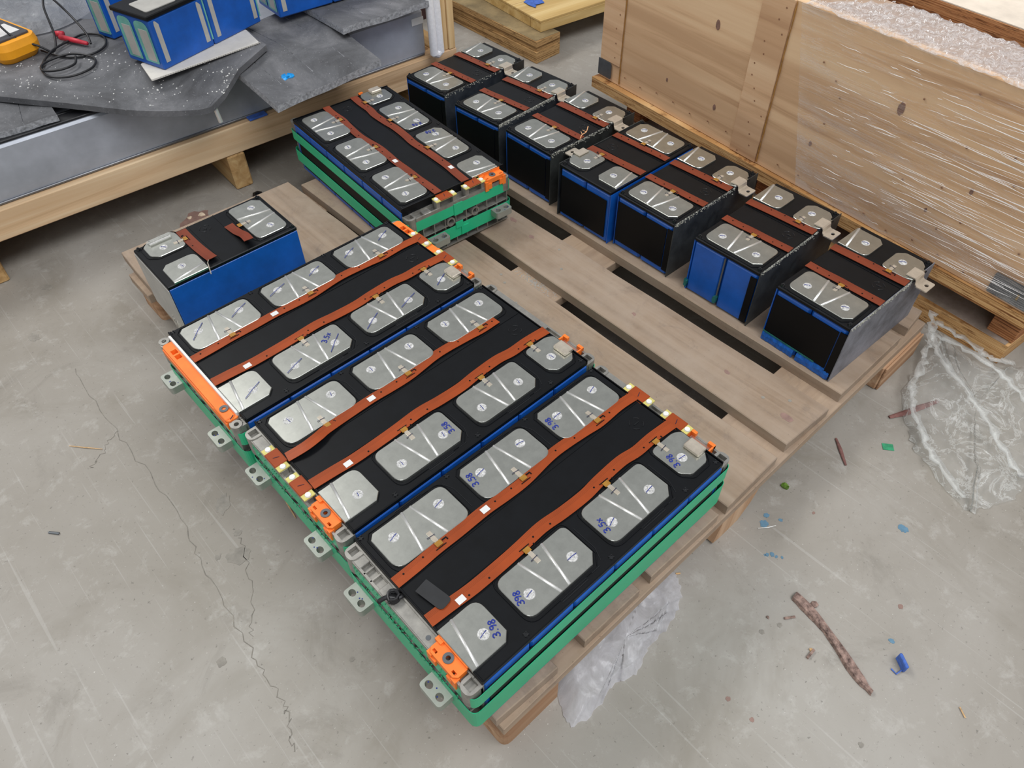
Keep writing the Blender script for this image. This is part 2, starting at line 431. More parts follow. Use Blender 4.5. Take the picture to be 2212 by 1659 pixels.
def catmull(pts, k=6):
    P = [Vector(p) for p in pts]; out = []
    for i in range(len(P)-1):
        a, b, c, d = P[max(i-1, 0)], P[i], P[i+1], P[min(i+2, len(P)-1)]
        for j in range(k):
            t = j/k
            out.append(.5*((2*b)+(c-a)*t+(2*a-5*b+4*c-d)*t*t+(3*b-a-3*c+d)*t**3))
    out.append(P[-1]); return out

def blob_poly(cx, cy, r, n=14, jit=.35, sx=1., rot=0.):
    out = []
    for k in range(n):
        a = 2*PI*k/n; rr = r*(1+random.uniform(-jit, jit))
        x, y = rr*math.cos(a)*sx, rr*math.sin(a)
        out.append((cx+x*math.cos(rot)-y*math.sin(rot), cy+x*math.sin(rot)+y*math.cos(rot)))
    return out

GLY = {
 '3': [[(.05, .85), (.3, 1), (.6, .85), (.55, .6), (.28, .52), (.6, .42), (.66, .18), (.35, 0), (.02, .12)]],
 '9': [[(.6, .75), (.4, .55), (.12, .65), (.1, .9), (.35, 1), (.6, .85), (.6, .4), (.45, 0)]],
 '8': [[(.35, .53), (.1, .75), (.3, 1), (.58, .8), (.35, .53), (.08, .25), (.32, 0), (.62, .22), (.35, .53)]],
 '5': [[(.62, 1), (.18, .98), (.14, .6), (.45, .64), (.62, .35), (.4, .02), (.05, .1)]],
 'x': [[(.05, .7), (.62, .1)], [(.62, .75), (.08, 0)]],
 '.': [[(.2, .06), (.34, .0)]], '-': [[(.1, .45), (.5, .48)]], '1': [[(.4, 1), (.3, 0)]],
}
def handwriting(parent, text, x, y, z, ang, h=.0073, name='ink_writing'):
    mb = MB(); cx = 0.
    for ch in text:
        for st in GLY[ch]:
            pts = catmull([(cx+p[0]*h*.95, p[1]*h, 0) for p in st], 4) if len(st) > 2 else [(cx+p[0]*h*.95, p[1]*h, 0) for p in st]
            mb.tube(pts, .00074, 6, squash=.3)
        cx += h*(.42 if ch in '.-1' else .78)
    mb.v = [(v[0]-cx/2, v[1]-h/2, v[2]) for v in mb.v]
    mb.xf(Matrix.Translation((x, y, z)) @ Matrix.Rotation(ang, 4, 'Z'))
    return mb.build(name, 'ink', parent, label='blue marker writing %s' % text)
# ---------------------------------------------------------------- battery modules (local z = 0 on the pallet deck)
DECK = .085
ZC, ZP = .1055, .1086          # cover top, plate top (local)
PIT = .0626

def plate(par, xc, yc, m, kind, welds, cut=None, hw=.0512, hh=.0274, ridges=(0, 1), inkdir=0., inklen=.014, tab=True, darkflex=False):
    """busbar plate. m = +1 when the outer long side looks to +y, -1 when to -y"""
    o, i = hh, -hh
    if kind == 'pair':
        pts = [(-hw, i), (hw, i), (hw, o), (-hw, o)]; rad = [.015, .012, .012, (.006, 1)] if m > 0 else [.012, .009, (.0105, 1), .013]
    elif kind == 'half':       # sawn off at cut: only the part with larger x is left
        c = cut - xc
        pts = [(c, i), (hw, i), (hw, o), (c, o)]; rad = [0, .013, (.0085, 1), 0]
    else:                      # terminal plate
        pts = [(-.0215, i), (.019, i), (.029, i+.006), (.029, o-.016), (.0265, o-.016), (.0245, o-.012), (.0245, o-.009), (.016, o), (-.011, o), (-.0215, o-.0105)]
        rad = [.009, .006, .004, 0, 0, 0, 0, (.002, 1), (.002, 1), (.002, 1)]
    poly = [(xc+x, yc+y*m) for x, y in rpoly(pts, rad, 6)]
    if m < 0: poly = poly[::-1]
    p = MB().prism(poly, ZC-.0004, ZP, .0006).build('busbar_plate', 'plate', par)
    # black moulded frame that stands round the plate
    g = 1.045
    fr = [(xc+(x-xc)*g, yc+(y-yc)*(1+.0045/hh*1.0), ZC+.0004) for x, y in poly]
    if kind != 'half': MB().tube(fr, .0008, 6, closed=True).build('plate_frame', 'black', par)
    # pressed ridges in a V that closes outwards
    def rd(xi, xo):
        L = [(xc+xi, yc+m*(i+.0005), ZP), (xc+xo, yc+m*(o-.0005), ZP)]
        MB().tube(L, .0018, 8, squash=.6).build('ridge', 'ridge', p, True)
    if kind == 'pair':
        if 0 in ridges: rd(-.0172, -.0058)
        if 1 in ridges: rd(.0172, .0060)
    elif kind == 'half': rd(.0172, .0060)
    for wx, wy in welds:
        d = MB().disc((wx, wy, ZP-.0002), .0066, .0007, 20, .0058)
        d.disc((wx, wy, ZP+.0004), .0026, .0009, 12, .0018)
        d.build('weld_spot', 'weld', p)
        L = inklen*random.uniform(.8, 1.2); a = inkdir+random.uniform(-.25, .25)
        MB().tube([(wx-math.cos(a)*L*.55, wy-math.sin(a)*L*.55, ZP+.0009), (wx, wy, ZP+.0015), (wx+math.cos(a)*L*.5, wy+math.sin(a)*L*.5, ZP+.0007)], .00045, 5, squash=.5).build('ink_mark', 'ink', p)
    if tab:
        tx = xc + {'pair': .0005, 'half': .024, 'term': -.006}[kind]
        if kind == 'half': tx = None
        if tx is not None:
            t = MB().box(tx-.0026, tx+.0026, yc+m*(i-.004), yc+m*(i+.0145), ZP+.0001, ZP+.0007).build('sampling_tab', 'nickel', par)
            MB().box(tx-.0042, tx+.0042, yc+m*(i-.0075), yc+m*(i-.001), ZP+.0002, ZP+.0012, .0003).build('solder_pad', 'pad', par)
            MB().tube([(tx-.006, yc+m*(i+.0085), ZP+.0010), (tx+.004, yc+m*(i+.0075), ZP+.0010)], .0005, 5, squash=.4).build('ink_mark', 'inkdark', p)
            # slot cut in the flex beside the pad
            s = MB().tube([(tx+.0055, yc+m*(i-.0030), ZP-.0002), (tx+.011, yc+m*(i-.0030), ZP-.0002), (tx+.011, yc+m*(i-.0062), ZP-.0002)], .0010, 6, squash=.5)
            s.tube([(tx-.007, yc+m*(i-.0088), ZP-.0002), (tx+.007, yc+m*(i-.0088), ZP-.0002)], .0006, 6, squash=.5)
            s.build('flex_slot', 'black2', par)
    return p

def flex(par, path, wdt=.0145, mt='flex', holes=()):
    P = catmull([(x, y, ZP-.0006+(z[0] if z else 0.)) for x, y, *z in path], 5)
    s = MB().strip(P, wdt, .0006).build('flex_circuit', mt, par)
    h = MB()
    for x, y in holes: h.disc((x, y, ZP-.0004), .0011, .0003, 10)
    if holes: h.build('flex_hole', 'black2', s)['kind'] = 'stuff'
    return s

def cover_marks(par, cx, cy, rot=0., plus=False):
    r = MB()
    for k in range(4):
        a0 = k*PI/2+.3+rot
        r.tube([(cx+.0088*math.cos(a0+t*.18), cy+.0088*math.sin(a0+t*.18), ZC+.0002) for t in range(6)], .0006, 6)
    r.tube([(cx-.004*math.cos(rot), cy-.004*math.sin(rot), ZC+.0002), (cx+.004*math.cos(rot), cy+.004*math.sin(rot), ZC+.0002)], .0007, 6)
    if plus: r.tube([(cx+.004*math.sin(rot), cy-.004*math.cos(rot), ZC+.0002), (cx-.004*math.sin(rot), cy+.004*math.cos(rot), ZC+.0002)], .0007, 6)
    return r.build('polarity_mark', 'gloss', par)

def connector(par, xs, yc, sgn):
    """flex end folded over a small housing: two yellow boards with white pins and the copper flex between"""
    z0 = ZC-.004
    c = MB().box(xs, xs+sgn*.015, yc-.021, yc+.021, z0, z0+.0022, .0004).build('connector', 'fr4', par)
    MB().box(xs-sgn*.004, xs+sgn*.0155, yc-.0125, yc+.0125, z0+.0008, z0+.0034, .0008).build('flex_end', 'flex', c)
    for s in (-1, 1):
        MB().disc((xs+sgn*.0075, yc+s*.0168, z0+.002), .0040, .0018, 14, .0034).build('pin', 'pin', c)
    MB().tube([(xs+sgn*.003, yc-.002, z0+.0038), (xs+sgn*.010, yc+.001, z0+.0038)], .0004, 5, squash=.5).build('ink_mark', 'inkdark', c)
    h = MB()
    for s in (-1, 1): h.box(xs+sgn*.002, xs+sgn*.013, yc+s*.0205, yc+s*.013, z0-.024, z0-.0005, .0006)
    h.box(xs, xs+sgn*.004, yc-.0205, yc+.0205, z0-.024, z0-.0005)
    h.build('housing', 'alu', c)

def orange_holder(par, xs, yc, sgn, L=.042, screw=True, clips=False):
    z0 = ZC-.012
    o = MB()
    if not clips:
        o.holed(rpoly([(-.0015, -L/2), (.0165, -L/2), (.0165, L/2), (-.0015, L/2)], [.002, .004, .004, .002], 1), [circ(.0075, 0, .0045, 12)]+[[(.011, L*q-.0028), (.0138, L*q-.0028), (.0138, L*q+.0028), (.011, L*q+.0028)] for q in (-.35, .35)], 0, .0085)
        o.box(.011, .018, -L/2-.001, -L/2+.006, -.012, .005); o.box(.011, .018, L/2-.006, L/2+.001, -.012, .005)
        o.box(-.0015, .001, -L/2, L/2, .006, .0125)
        o.box(.0, .005, L/2-.006, L/2+.003, .004, .011)
        for q in (-.3, .3): o.box(.0145, .0185, L*q-.004, L*q+.004, -.009, .001)
    else:
        o.box(.002, .0035, -L/2, L/2, -.004, .002); o.box(.012, .0165, -L/2, L/2, -.008, -.001)
        for s in (-1, 1):
            o.box(.002, .0165, s*(L/2-.002), s*L/2, -.006, .008); o.box(.012, .0165, s*(L/2-.009), s*L/2, -.004, .009)
    a = MB(); a.v = o.v; a.f = o.f
    a.v = [(xs+sgn*v[0], yc+v[1], z0+v[2]) for v in o.v]
    b = a.build('terminal_holder', 'orange', par)
    if screw:
        s = MB().holed(circ(xs+sgn*.0075, yc, .0058, 18), [circ(xs+sgn*.0075, yc, .0026, 12)], z0+.0078, z0+.0096)
        s.build('threaded_insert', 'bracket', b)
    if clips:
        MB().box(xs+sgn*.0032, xs+sgn*.0125, yc-L/2+.004, yc+L/2-.004, z0-.004, z0+.003).build('clear_sleeve', 'clear', b)

def mount_tab(par, xs, yc, sgn, holes=True):
    """milled lug with two holes that stands out of the end plate"""
    out = rpoly([(0, -.0172), (.0205, -.0172), (.0205, .0172), (0, .0172)], [0, .005, .005, 0], 5)
    hs = [circ(.0125, q, .0041, 14, 1., 1.25) for q in (-.0088, .0088)]
    mb = MB().holed(out, hs, .029, .041)
    mb.v = [(xs+sgn*v[0], yc+v[1], v[2]) for v in mb.v]
    t = mb.build('mounting_tab', 'tabalu', par)
    k = MB()
    for _ in range(3): k.disc((xs+sgn*random.uniform(.006, .018), yc+random.uniform(-.013, .013), .0409), .0009, .0003, 7)
    k.build('ink_mark', 'ink', t)

def end_plate(par, sgn, y0, y1, style):
    """die cast end plate. sgn -1 at the low x end"""
    xs = sgn*.1885; zt = style.get('zt', ZC-.010)
    MB().box(xs-sgn*.0016, xs-sgn*.0002, y0+.001, y1-.001, .060, ZC+.0012).build('insulation_sheet', 'black2', par)
    def B(mb, a, b, *r): return mb.box(xs+sgn*a, xs+sgn*b, *r)
    e = MB()
    B(e, 0, .0022, y0, y1, .002, zt)                      # back wall
    for z in (.004, .022, .046, .066, zt-.006):           # shelves
        B(e, .002, .0150 if z < zt-.01 else .0145, y0+.004, y1-.004, z, z+.0022)
    n = 9
    for k in range(n+1):
        y = y0+.006+(y1-y0-.012)*k/n
        B(e, .002, .0148, y-.0008, y+.0008, .004, zt-.004)
    for yy in (y0+.009, y1-.009):                         # corner lugs with an open square pocket
        s = 1 if yy > 0 else -1
        out = rpoly([(-.010, -.009), (.010, -.009), (.010, .009), (-.010, .009)], [.002, .009, .009, .002] if sgn > 0 else [.009, .002, .002, .009], 5)
        ho = [(-.0055, -.0052), (.0055, -.0052), (.0055, .0052), (-.0055, .0052)]
        h = MB().holed([(xs+sgn*.0075+x, yy+y) for x, y in out], [[(xs+sgn*.0075+x, yy+y) for x, y in ho]], .066, zt+.003)
        e.add(h.v, h.f)
    for yy in ((y0+y1)/2-.03, (y0+y1)/2+.022):            # round bosses
        e.xf(Matrix.Identity(4))
        r = MB().holed(circ(0, 0, .0085, 16), [circ(0, 0, .0055, 16)], 0, .0155)
        r.xf(Matrix.Translation((xs, yy, .052)) @ Matrix.Rotation(sgn*PI/2, 4, 'Y')); e.add(r.v, r.f)
    p = e.build('end_plate', 'alu', par)
    # open tray on top: front and back rail, cover bars and pocket walls
    t = MB()
    B(t, .0130, .0158, y0+.016, y1-.016, .070, zt+.001); B(t, .0, .0018, y0+.012, y1-.012, .070, zt+.004)
    for a, b in style.get('bars', []): B(t, .001, .0152, a, b, zt-.006, zt+.0016, .0006)
    for yy in style.get('walls', []): B(t, .001, .0150, yy-.0008, yy+.0008, .070, zt+.001)
    t.build('top_rail', 'alu', p)
    for yc in style.get('tabs', []): mount_tab(p, xs+sgn*.0150, yc, sgn)
    for yc in style.get('conn', []): connector(par, xs+sgn*.0015, yc, sgn)
    for yc in style.get('hold', []): orange_holder(par, xs, yc, sgn)
    for yc in style.get('clips', []): orange_holder(par, xs, yc, sgn, .036, False, True)
    if style.get('bar_hole'):
        yy = style['bar_hole']; MB().disc((xs+sgn*.008, yy, zt+.0015), .0028, .0004, 14).build('bolt_hole', 'bracket', p)
    if style.get('long'):
        a, b = style['long']; z = zt-.002
        xa, xb = min(xs, xs+sgn*.017), max(xs, xs+sgn*.017)
        hx = sorted((xs+sgn*.005, xs+sgn*.013))
        hs = [[(hx[0], yy-.0045), (hx[1], yy-.0045), (hx[1], yy+.0045), (hx[0], yy+.0045)] for yy in (b-.022, b-.034)]
        o = MB().holed(rpoly([(xa, a), (xb, a), (xb, b), (xa, b)], .003, 1), hs, z, z+.007)
        o.box(xa+.001, xb-.001, a+.001, b-.001, z-.0012, z-.0002)
        o.box(xs+sgn*.004, xs+sgn*.018, a+.036, a+.004, z-.004, z+.0085, .001)
        o.box(xs+sgn*.0165, xs+sgn*.0185, a+.002, b-.002, z-.008, z+.003)
        q = o.build('orange_strip', 'orange', par)
        if style.get('white'):
            MB().box(xs-sgn*.0012, xs+sgn*.0030, a+.002, b+.006, z-.006, ZC+.0006, .0006).build('white_strip', 'pin', par)
        for yy in style.get('boss', ()):
            MB().holed(circ(xs+sgn*.0100, yy, .0072, 18), [circ(xs+sgn*.0100, yy, .0032, 12)], z-.020, z+.0065).build('boss', 'alu', par)
        if style.get('long_screw'):
            yy = style['long_screw']
            MB().holed(circ(xs+sgn*.0095, yy, .0058, 18), [circ(xs+sgn*.0095, yy, .0026, 12)], z+.008, z+.0098).build('threaded_insert', 'bracket', q)
            MB().tube([(xs+sgn*.006, yy-.017, z+.0088), (xs+sgn*.012, yy-.021, z+.0088)], .0007, 5, squash=.4).build('ink_mark', 'inkdark', q)
    return p

def tape_loop(par, x0, x1, y0, y1, z0, z1, mt='green', name='green_tape_band'):
    r = .010
    out = rpoly([(x0, y0), (x1, y0), (x1, y1), (x0, y1)], r, 5); t = .0007
    inn = rpoly([(x0+t, y0+t), (x1-t, y0+t), (x1-t, y1-t), (x0+t, y1-t)], r-t, 5)
    mb = MB().loft([[(x, y, z0) for x, y in out], [(x, y, z1) for x, y in out], [(x, y, z1) for x, y in inn], [(x, y, z0) for x, y in inn], [(x, y, z0) for x, y in out]], False, False)
    return mb.build(name, mt, par)

def battery_module(label, x, y, rz, lo, hi, writes=(), inkA=.45, inkB=.45, inklen=.014, flexm='flex', fA=None, fB=None, labels=(), strip=None, fray=False, bands=((.0670, .0890), (.0150, .0540)), group='taped battery modules on the pallet'):
    t = thing('battery_module', label, 'battery', (x, y, DECK), rz, group)
    Y0, Y1 = -.1105, .1040; X0, X1 = -.1880, .1868
    for i in range(6):
        xc = (i-2.5)*PIT
        MB().box(xc-.0308, xc+.0308, Y0+.0002, Y1-.0008, .0008, .0990, .0022).build('cell', 'blue', t)
    cv = MB().box(X0, X1, Y0+.0014, Y1-.0012, .0975, ZC, .0012)
    cv.box(X0, X0+.002, Y0+.0014, Y1-.001, ZC-.001, ZC+.0016, .0006)
    # sunken middle channel edges and outer ribs
    for yy in (.0225, -.0195): cv.box(X0+.002, X1-.002, yy-.0006, yy+.0006, ZC-.001, ZC+.0007)
    cv.build('top_cover', 'black', t)
    for k in range(3):
        for m, y2 in ((1, .0972), (-1, -.1010)):
            if m < 0 and k == 2: continue
            rb = MB(); xc = (-2+2*k)*PIT if m > 0 else (-1+2*k)*PIT
            for d in (0, .0026): rb.tube([(xc-.012, y2+d*m, ZC), (xc+.026, y2+d*m, ZC)], .0007, 6)
            rb.tube([(xc+.034, y2, ZC), (xc+.046, y2, ZC)], .0007, 6)
            if k < 2: rb.tube([(xc+.052, y2-.004*m, ZC), (xc+.058, y2-.018*m, ZC), (xc+.058, y2-.050*m, ZC)], .0006, 6)
            rb.build('moulded_rib', 'gloss', t)
    rv = MB()
    for a, b in ((-1, -1), (1, -1), (-1, 1), (1, 1)): rv.disc((a*.0017, b*.0017, ZC-.0002), .0011, .0016, 8, .0008)
    rv.box(-.0024, .0024, -.0024, .0024, ZC-.0006, ZC+.0002)
    r0 = rv.build('rivet', 'gloss', t); first = True
    for yy, xs in ((.0985, (-.0626, .0626)), (-.1025, (-.125, 0., .125)), (.099, (-.183, .182)), (-.102, (.182,))):
        for xq in xs:
            if not first: r0 = r0.copy(); C.collection.objects.link(r0)
            first = False; r0.location = (xq, yy, 0)
    # dark side sheets over the cells
    MB().box(X0+.006, X1-.010, Y0-.0012, Y0+.0004, .012, .0875).build('side_sheet', 'black2', t)
    MB().box(X0+.006, X1-.010, Y1-.0004, Y1+.0009, .012, .0850).build('side_sheet', 'black2', t)
    wy = .0747
    for k in range(3):
        xs = [(2*k-2.5)*PIT, (2*k-1.5)*PIT]
        plate(t, sum(xs)/2-.0008, .0658, 1, 'pair', [(q, wy-.001) for q in xs], inkdir=inkA, inklen=inklen)
    plate(t, -3*PIT, -.0682, -1, 'half', [(-2.5*PIT, -wy)], cut=-.1885, inkdir=inkB, inklen=inklen)
    for k in range(2):
        xs = [(2*k-1.5)*PIT, (2*k-.5)*PIT]
        plate(t, sum(xs)/2+.0008, -.0682, -1, 'pair', [(q, -wy) for q in xs], inkdir=inkB, inklen=inklen)
    tp = plate(t, .1578, -.0675, -1, 'term', [(2.5*PIT, -wy+.003)], inkdir=inkB, inklen=inklen)
    MB().box(.1690, .1850, -.0850, -.0625, ZP, ZP+.0062, .0012).build('terminal_lug', 'nickel', tp)
    fA = fA or [(-.188, .0295), (-.16, .030), (-.13, .0315), (-.10, .0315), (-.06, .0325), (-.03, .031), (0, .031), (.04, .036), (.065, .0365), (.10, .034), (.125, .0315), (.16, .033), (.188, .031)]
    fB = fB or [(-.188, -.0265), (-.16, -.028), (-.13, -.030), (-.09, -.0295), (-.064, -.0285), (-.03, -.0265), (.0, -.029), (.035, -.030), (.062, -.0275), (.10, -.026), (.125, -.029), (.155, -.0285), (.188, -.0305)]
    hA = [(-.175, .0315), (-.148, .033), (-.045, .033), (-.02, .0335), (.055, .037), (.085, .035), (.145, .033)]
    hB = [(-.140, -.0335), (-.112, -.033), (-.045, -.029), (-.02, -.030), (.05, -.030), (.085, -.029), (.135, -.0315)]
    flex(t, fA, .0145, flexm, hA); flex(t, fB, .0155, flexm, hB)
    for lx, ly, a in labels:
        L = MB().box(-.0050, .0050, -.0038, .0038, 0, .0004).xf(Matrix.Translation((lx, ly, ZP-.0003)) @ Matrix.Rotation(a, 4, 'Z')).build('paper_label', 'label', t)
    cover_marks(t, .158, .0, 0)
    p0 = end_plate(t, -1, Y0+.0008, Y1-.0008, lo); p1 = end_plate(t, 1, Y0+.0008, Y1-.0008, hi)
    b = tape_loop(t, -.2045, .2045, Y0-.0022, Y1+.0018, *bands[0])
    b2 = tape_loop(t, -.2055, .2055, Y0-.0028, Y1+.0026, *bands[1])
    if strip:
        for s in strip: MB().box(*s).build('tape_patch', 'green', t)
    if fray:
        q = MB()
        for k in range(90):
            yy = random.uniform(Y0+.02, Y1-.02); zz = random.choice((.089, .054, .067))
            q.tube([(-.2053, yy, zz), (-.2056-random.uniform(.0004, .0014), yy+random.uniform(-.003, .003), zz+random.uniform(-.002, .002))], [.0009, .0003], 5)
        o = q.build('frayed_tape_edge', 'greencut', t); o['kind'] = 'stuff'
    for txt, lx, ly, a in writes: handwriting(t, txt, lx, ly, ZP+.0003, a)
    return t

def cut_piece(label, x, y, rz, face='sheet', flexm='flex', endsheet='darksheet', residue=0., bent=True, half_cut_blue=True, leftcut=False, group='cut battery pieces along the pallet edge'):
    """two cells sawn off a module: pair plate on the low y side, half and terminal plate on the high y side"""
    t = thing('cut_battery_piece', label, 'battery', (x, y, DECK), rz, group)
    X0, X1, Y0, Y1 = -.0608, .0600, -.1090, .1090
    for i in (0, 1):
        xc = (-.5+i)*.0602-.001
        MB().box(xc-.0292, xc+.0292, Y0+.0012, Y1-.0012, .0006, .0990, .0035).build('cell', 'blue', t)
    cv = MB().box(X0, X1, Y0, Y1, .0992, ZC, .0012)
    for yy in (.019, -.0245): cv.box(X0+.001, X1-.001, yy-.0006, yy+.0006, ZC-.001, ZC+.0007)
    # raised pad under the pair plate
    cv.prism(rpoly([(-.054, -.1055), (.044, -.1055), (.053, -.094), (.053, -.046), (-.054, -.046)][::1], .002, 1), ZC-.001, ZC+.0012, .0006)
    cv.build('top_cover', 'black', t)
    rb = MB()
    for d in (0, .0022): rb.tube([(.004, -.1068-d*.4, ZC-.0005), (.036, -.1062-d*.4, ZC-.0005)], .0008, 6)
    rb.build('moulded_rib', 'gloss', t)
    for sx, sy in ((.0545, -.1025), (.0545, .1025), (-.056, -.1035)):
        k = MB().disc((sx, sy, ZC-.0005), .0036, .0035, 12, .0026); k.disc((sx, sy, ZC+.0028), .0014, .0016, 8)
        k.build('rivet', 'gloss', t)
    wA = .0797
    plate(t, 0., -.0742, -1, 'pair', [(-.0312, -wA), (.0312, -wA)], inkdir=.6, inklen=.009)
    plate(t, -.0640, .0695, 1, 'half', [(-.0315, wA-.0085)], cut=-.0612, inkdir=.3, inklen=.009)
    tp = plate(t, .0335, .0690, 1, 'term', [(.0305, wA-.008)], inkdir=.9, inklen=.009, tab=True)
    fa = [(-.0608, -.0358), (-.035, -.0355), (-.01, -.0338), (.02, -.0332), (.0605, -.0315)]
    fb = [(-.0608, .0282), (-.03, .0300), (.0, .0315), (.03, .0325), (.0605, .0340)]
    if leftcut: fa = [(-.055, -.031, .010), (-.035, -.033, .0070), (-.012, -.0315, .0015), (.015, -.030, 0.)]; fb = [(-.050, .0300, .004), (-.03, .0310, .0015), (.0, .0325), (.03, .033), (.054, .0325)]
    flex(t, fa, .0150, flexm, [(-.024, -.036), (-.045, -.0345), (.03, -.035), (.045, -.033)] if not leftcut else [])
    flex(t, fb, .0165, flexm, [(.004, .0365), (-.02, .034)])
    if leftcut: MB().tube([(-.050, .036, ZP+.003), (-.056, .040, ZP+.0035), (-.078, .047, ZP-.001)], .0008, 5).build('bent_wire', 'nickel', t)
    cover_marks(t, .035, .001, .15, leftcut)
    if bent:
        # terminal strap: lies on the plate, folds down over the end sheet and out to a lug with a hole
        yb0, yb1 = .0480, .0720
        s = MB().loft([[(px, yb0, pz), (px, yb1, pz), (px, yb1, pz-.0018), (px, yb0, pz-.0018)] for px, pz in ((.0490, ZP+.0024), (.0635, ZP+.0024), (.0655, ZP+.0004), (.0665, ZP-.0060), (.0685, ZP-.0076), (.0700, ZP-.0078))])
        s.holed(rpoly([(.0695, yb0-.002), (.0860, yb0-.002), (.0860, yb1), (.0695, yb1)], [0, .003, .003, 0], 4), [circ(.0785, (yb0+yb1)/2, .0030, 12, 1, 1.2)], ZP-.0096, ZP-.0078)
        s.build('terminal_strap', 'nickel', tp)
    else:
        MB().box(.0475, .0560, .050, .088, ZP, ZP+.0045, .001).build('terminal_strap', 'clear', tp)
        MB().tube([(.0462, .052, ZP+.0030), (.0462, .086, ZP+.0030)], .0015, 8).build('silver_edge', 'ridge', tp)
    # end sheet (stands a little proud of the cover), notched where the strap passes
    if endsheet:
        zt = ZC+.0012
        pr = [(Y0-.001, .0005), (Y1+.001, .0005), (Y1+.001, zt), (.074, zt), (.072, zt-.004), (.0455, zt-.004), (.043, zt), (Y0-.001, zt)]
        e = MB().loft([[(xx, yy, zz) for yy, zz in pr] for xx in (.0606, .0618)])
        es = e.build('end_sheet', endsheet, t)
        if residue:
            q = MB()
            for k in range(int(300*residue)):
                yy = random.uniform(Y0, .045); zz = zt-abs(random.gauss(0, .0030)); r = random.uniform(.0004, .0015)
                q.loft([[(xx, yy+a*rr, zz+b*rr) for a, b in ((-1, -.5), (1, -.8), (.8, .7), (-.7, .6))] for xx, rr in ((.0617, r), (.0617+random.uniform(.0004, .0014), r*.5))])
            o = q.build('glue_residue', 'residue', es); o['kind'] = 'stuff'
    # near face (low y)
    yf = Y0+.0004
    if face in ('sheet', 'crumple'):
        zb = .013 if face == 'sheet' else .018
        MB().box(X0+.003, .0475, yf-.0006, yf+.001, zb, .0905).build('side_sheet', 'black2', t)
        MB().box(.0492, .0602, yf-.0008, yf+.001, .010, .0925).build('side_sheet', 'black2', t)
    if face == 'crumple':
        q = MB(); n = 26
        for (a, b) in ((-.060, -.004), (.002, .058)):
            loops = []
            for k in range(n+1):
                xx = a+(b-a)*k/n
                d = .0016+.0012*mn.noise(Vector((xx*70, 1.3, 0)))+random.uniform(0, .0005); z1 = .017+random.uniform(-.002, .001)
                loops.append([(xx, yf, z1), (xx, yf-d, z1*.6), (xx, yf-d*.7-random.uniform(0, .0008), .0012), (xx, yf+.001, .0006)])
            q.loft(loops, True, True)
        q.build('crumpled_film', 'bluecrumple', t)
        MB().box(-.0605, .030, yf-.0012, yf, .0165, .0188).build('teal_strip', 'tealdark', t)
    if face == 'bare':
        MB().box(.0470, .0580, yf-.0008, yf+.001, .004, .0925).build('side_sheet', 'black2', t)
        MB().box(-.0022, .0002, yf-.0002, yf+.001, .006, .097).build('gap_strip', 'bracket', t)
        for xx in (-.002, -.061):
            MB().prism(blob_poly(xx, 0, .0042, 10, .3, .7), -.003, .003).xf(Matrix.Translation((0, yf, .014)) @ Matrix.Rotation(PI/2, 4, 'X') @ Matrix.Scale(1.9, 4, (0, 1, 0))).build('teal_glue', 'tealdark', t)
    if face == 'cream':
        MB().box(X0-.0004, X1, Y1-.0003, Y1+.0009, .001, .099).build('side_sheet', 'creamgrey', t)
        q = MB()
        for k in range(70):
            xx = random.uniform(X0, -.01); z = random.uniform(.002, .02)
            q.tube([(xx, Y1+.001, z), (xx+random.uniform(-.006, .006), Y1+.003, z-random.uniform(.004, .012))], [.0007, .0002], 5)
        o = q.build('torn_fibres', 'cream', t); o['kind'] = 'stuff'
        MB().box(X0-.0012, X0+.0006, Y0+.0012, Y1-.0012, .0006, .1000, .0006).build('cut_face', 'blue', t)
    else:
        # the wide cell face bared by the saw cut at the other end
        MB().box(X0-.0006, X0+.0010, Y0+.0012, Y1-.0012, .0006, .0995).build('cut_face', 'blue', t)
    return t
# ---------------------------------------------------------------- setting: the concrete floor
fl = MB().box(-4.5, 4.5, -4.0, 5.0, -.05, 0).build('floor', 'concrete'); fl['kind'] = 'structure'

def decal(x, y, r, mt, name, sx=1., rot=0., n=22, jit=.2, h=.0004):
    MB().prism(blob_poly(x, y, r, n, jit, sx, rot), 0, h).build(name, mt, fl)
for x, y, r, sx in ((-.255, .392, .010, 1.8), (-.279, .303, .016, .9), (-.262, .335, .006, .8), (-.135, .313, .006, 1), (-.366, .185, .006, 1), (-.247, .079, .0035, 1), (-.300, .32, .004, 1.3), (-.265, 1.051, .008, 1.6), (.122, -.396, .003, 1), (.175, -.252, .003, 1), (.151, -.242, .0032, 1), (-.02, .98, .012, 1.6), (-.33, .93, .008, 1.5)):
    decal(x, y, r, 'stain_dark', 'oil_stain', sx, random.uniform(0, 3), h=.0004)
for x, y, r in ((.298, -.147, .0035), (.284, -.153, .0055), (.247, -.184, .0024), (.252, -.188, .003), (.2535, -.194, .002), (.258, -.200, .0018), (.418, -.288, .0055), (.259, -.358, .003), (.2445, -.182, .0015), (.306, -.165, .0024)):
    decal(x, y, r, 'stain_blue', 'paint_spot', 1.2, random.uniform(0, 3))
for x, y, r in ((.053, -.263, .0028), (.054, -.296, .0026), (.309, -.343, .003), (.35, -.19, .0022)):
    decal(x, y, r, 'stain_red', 'red_spot', 1.1)

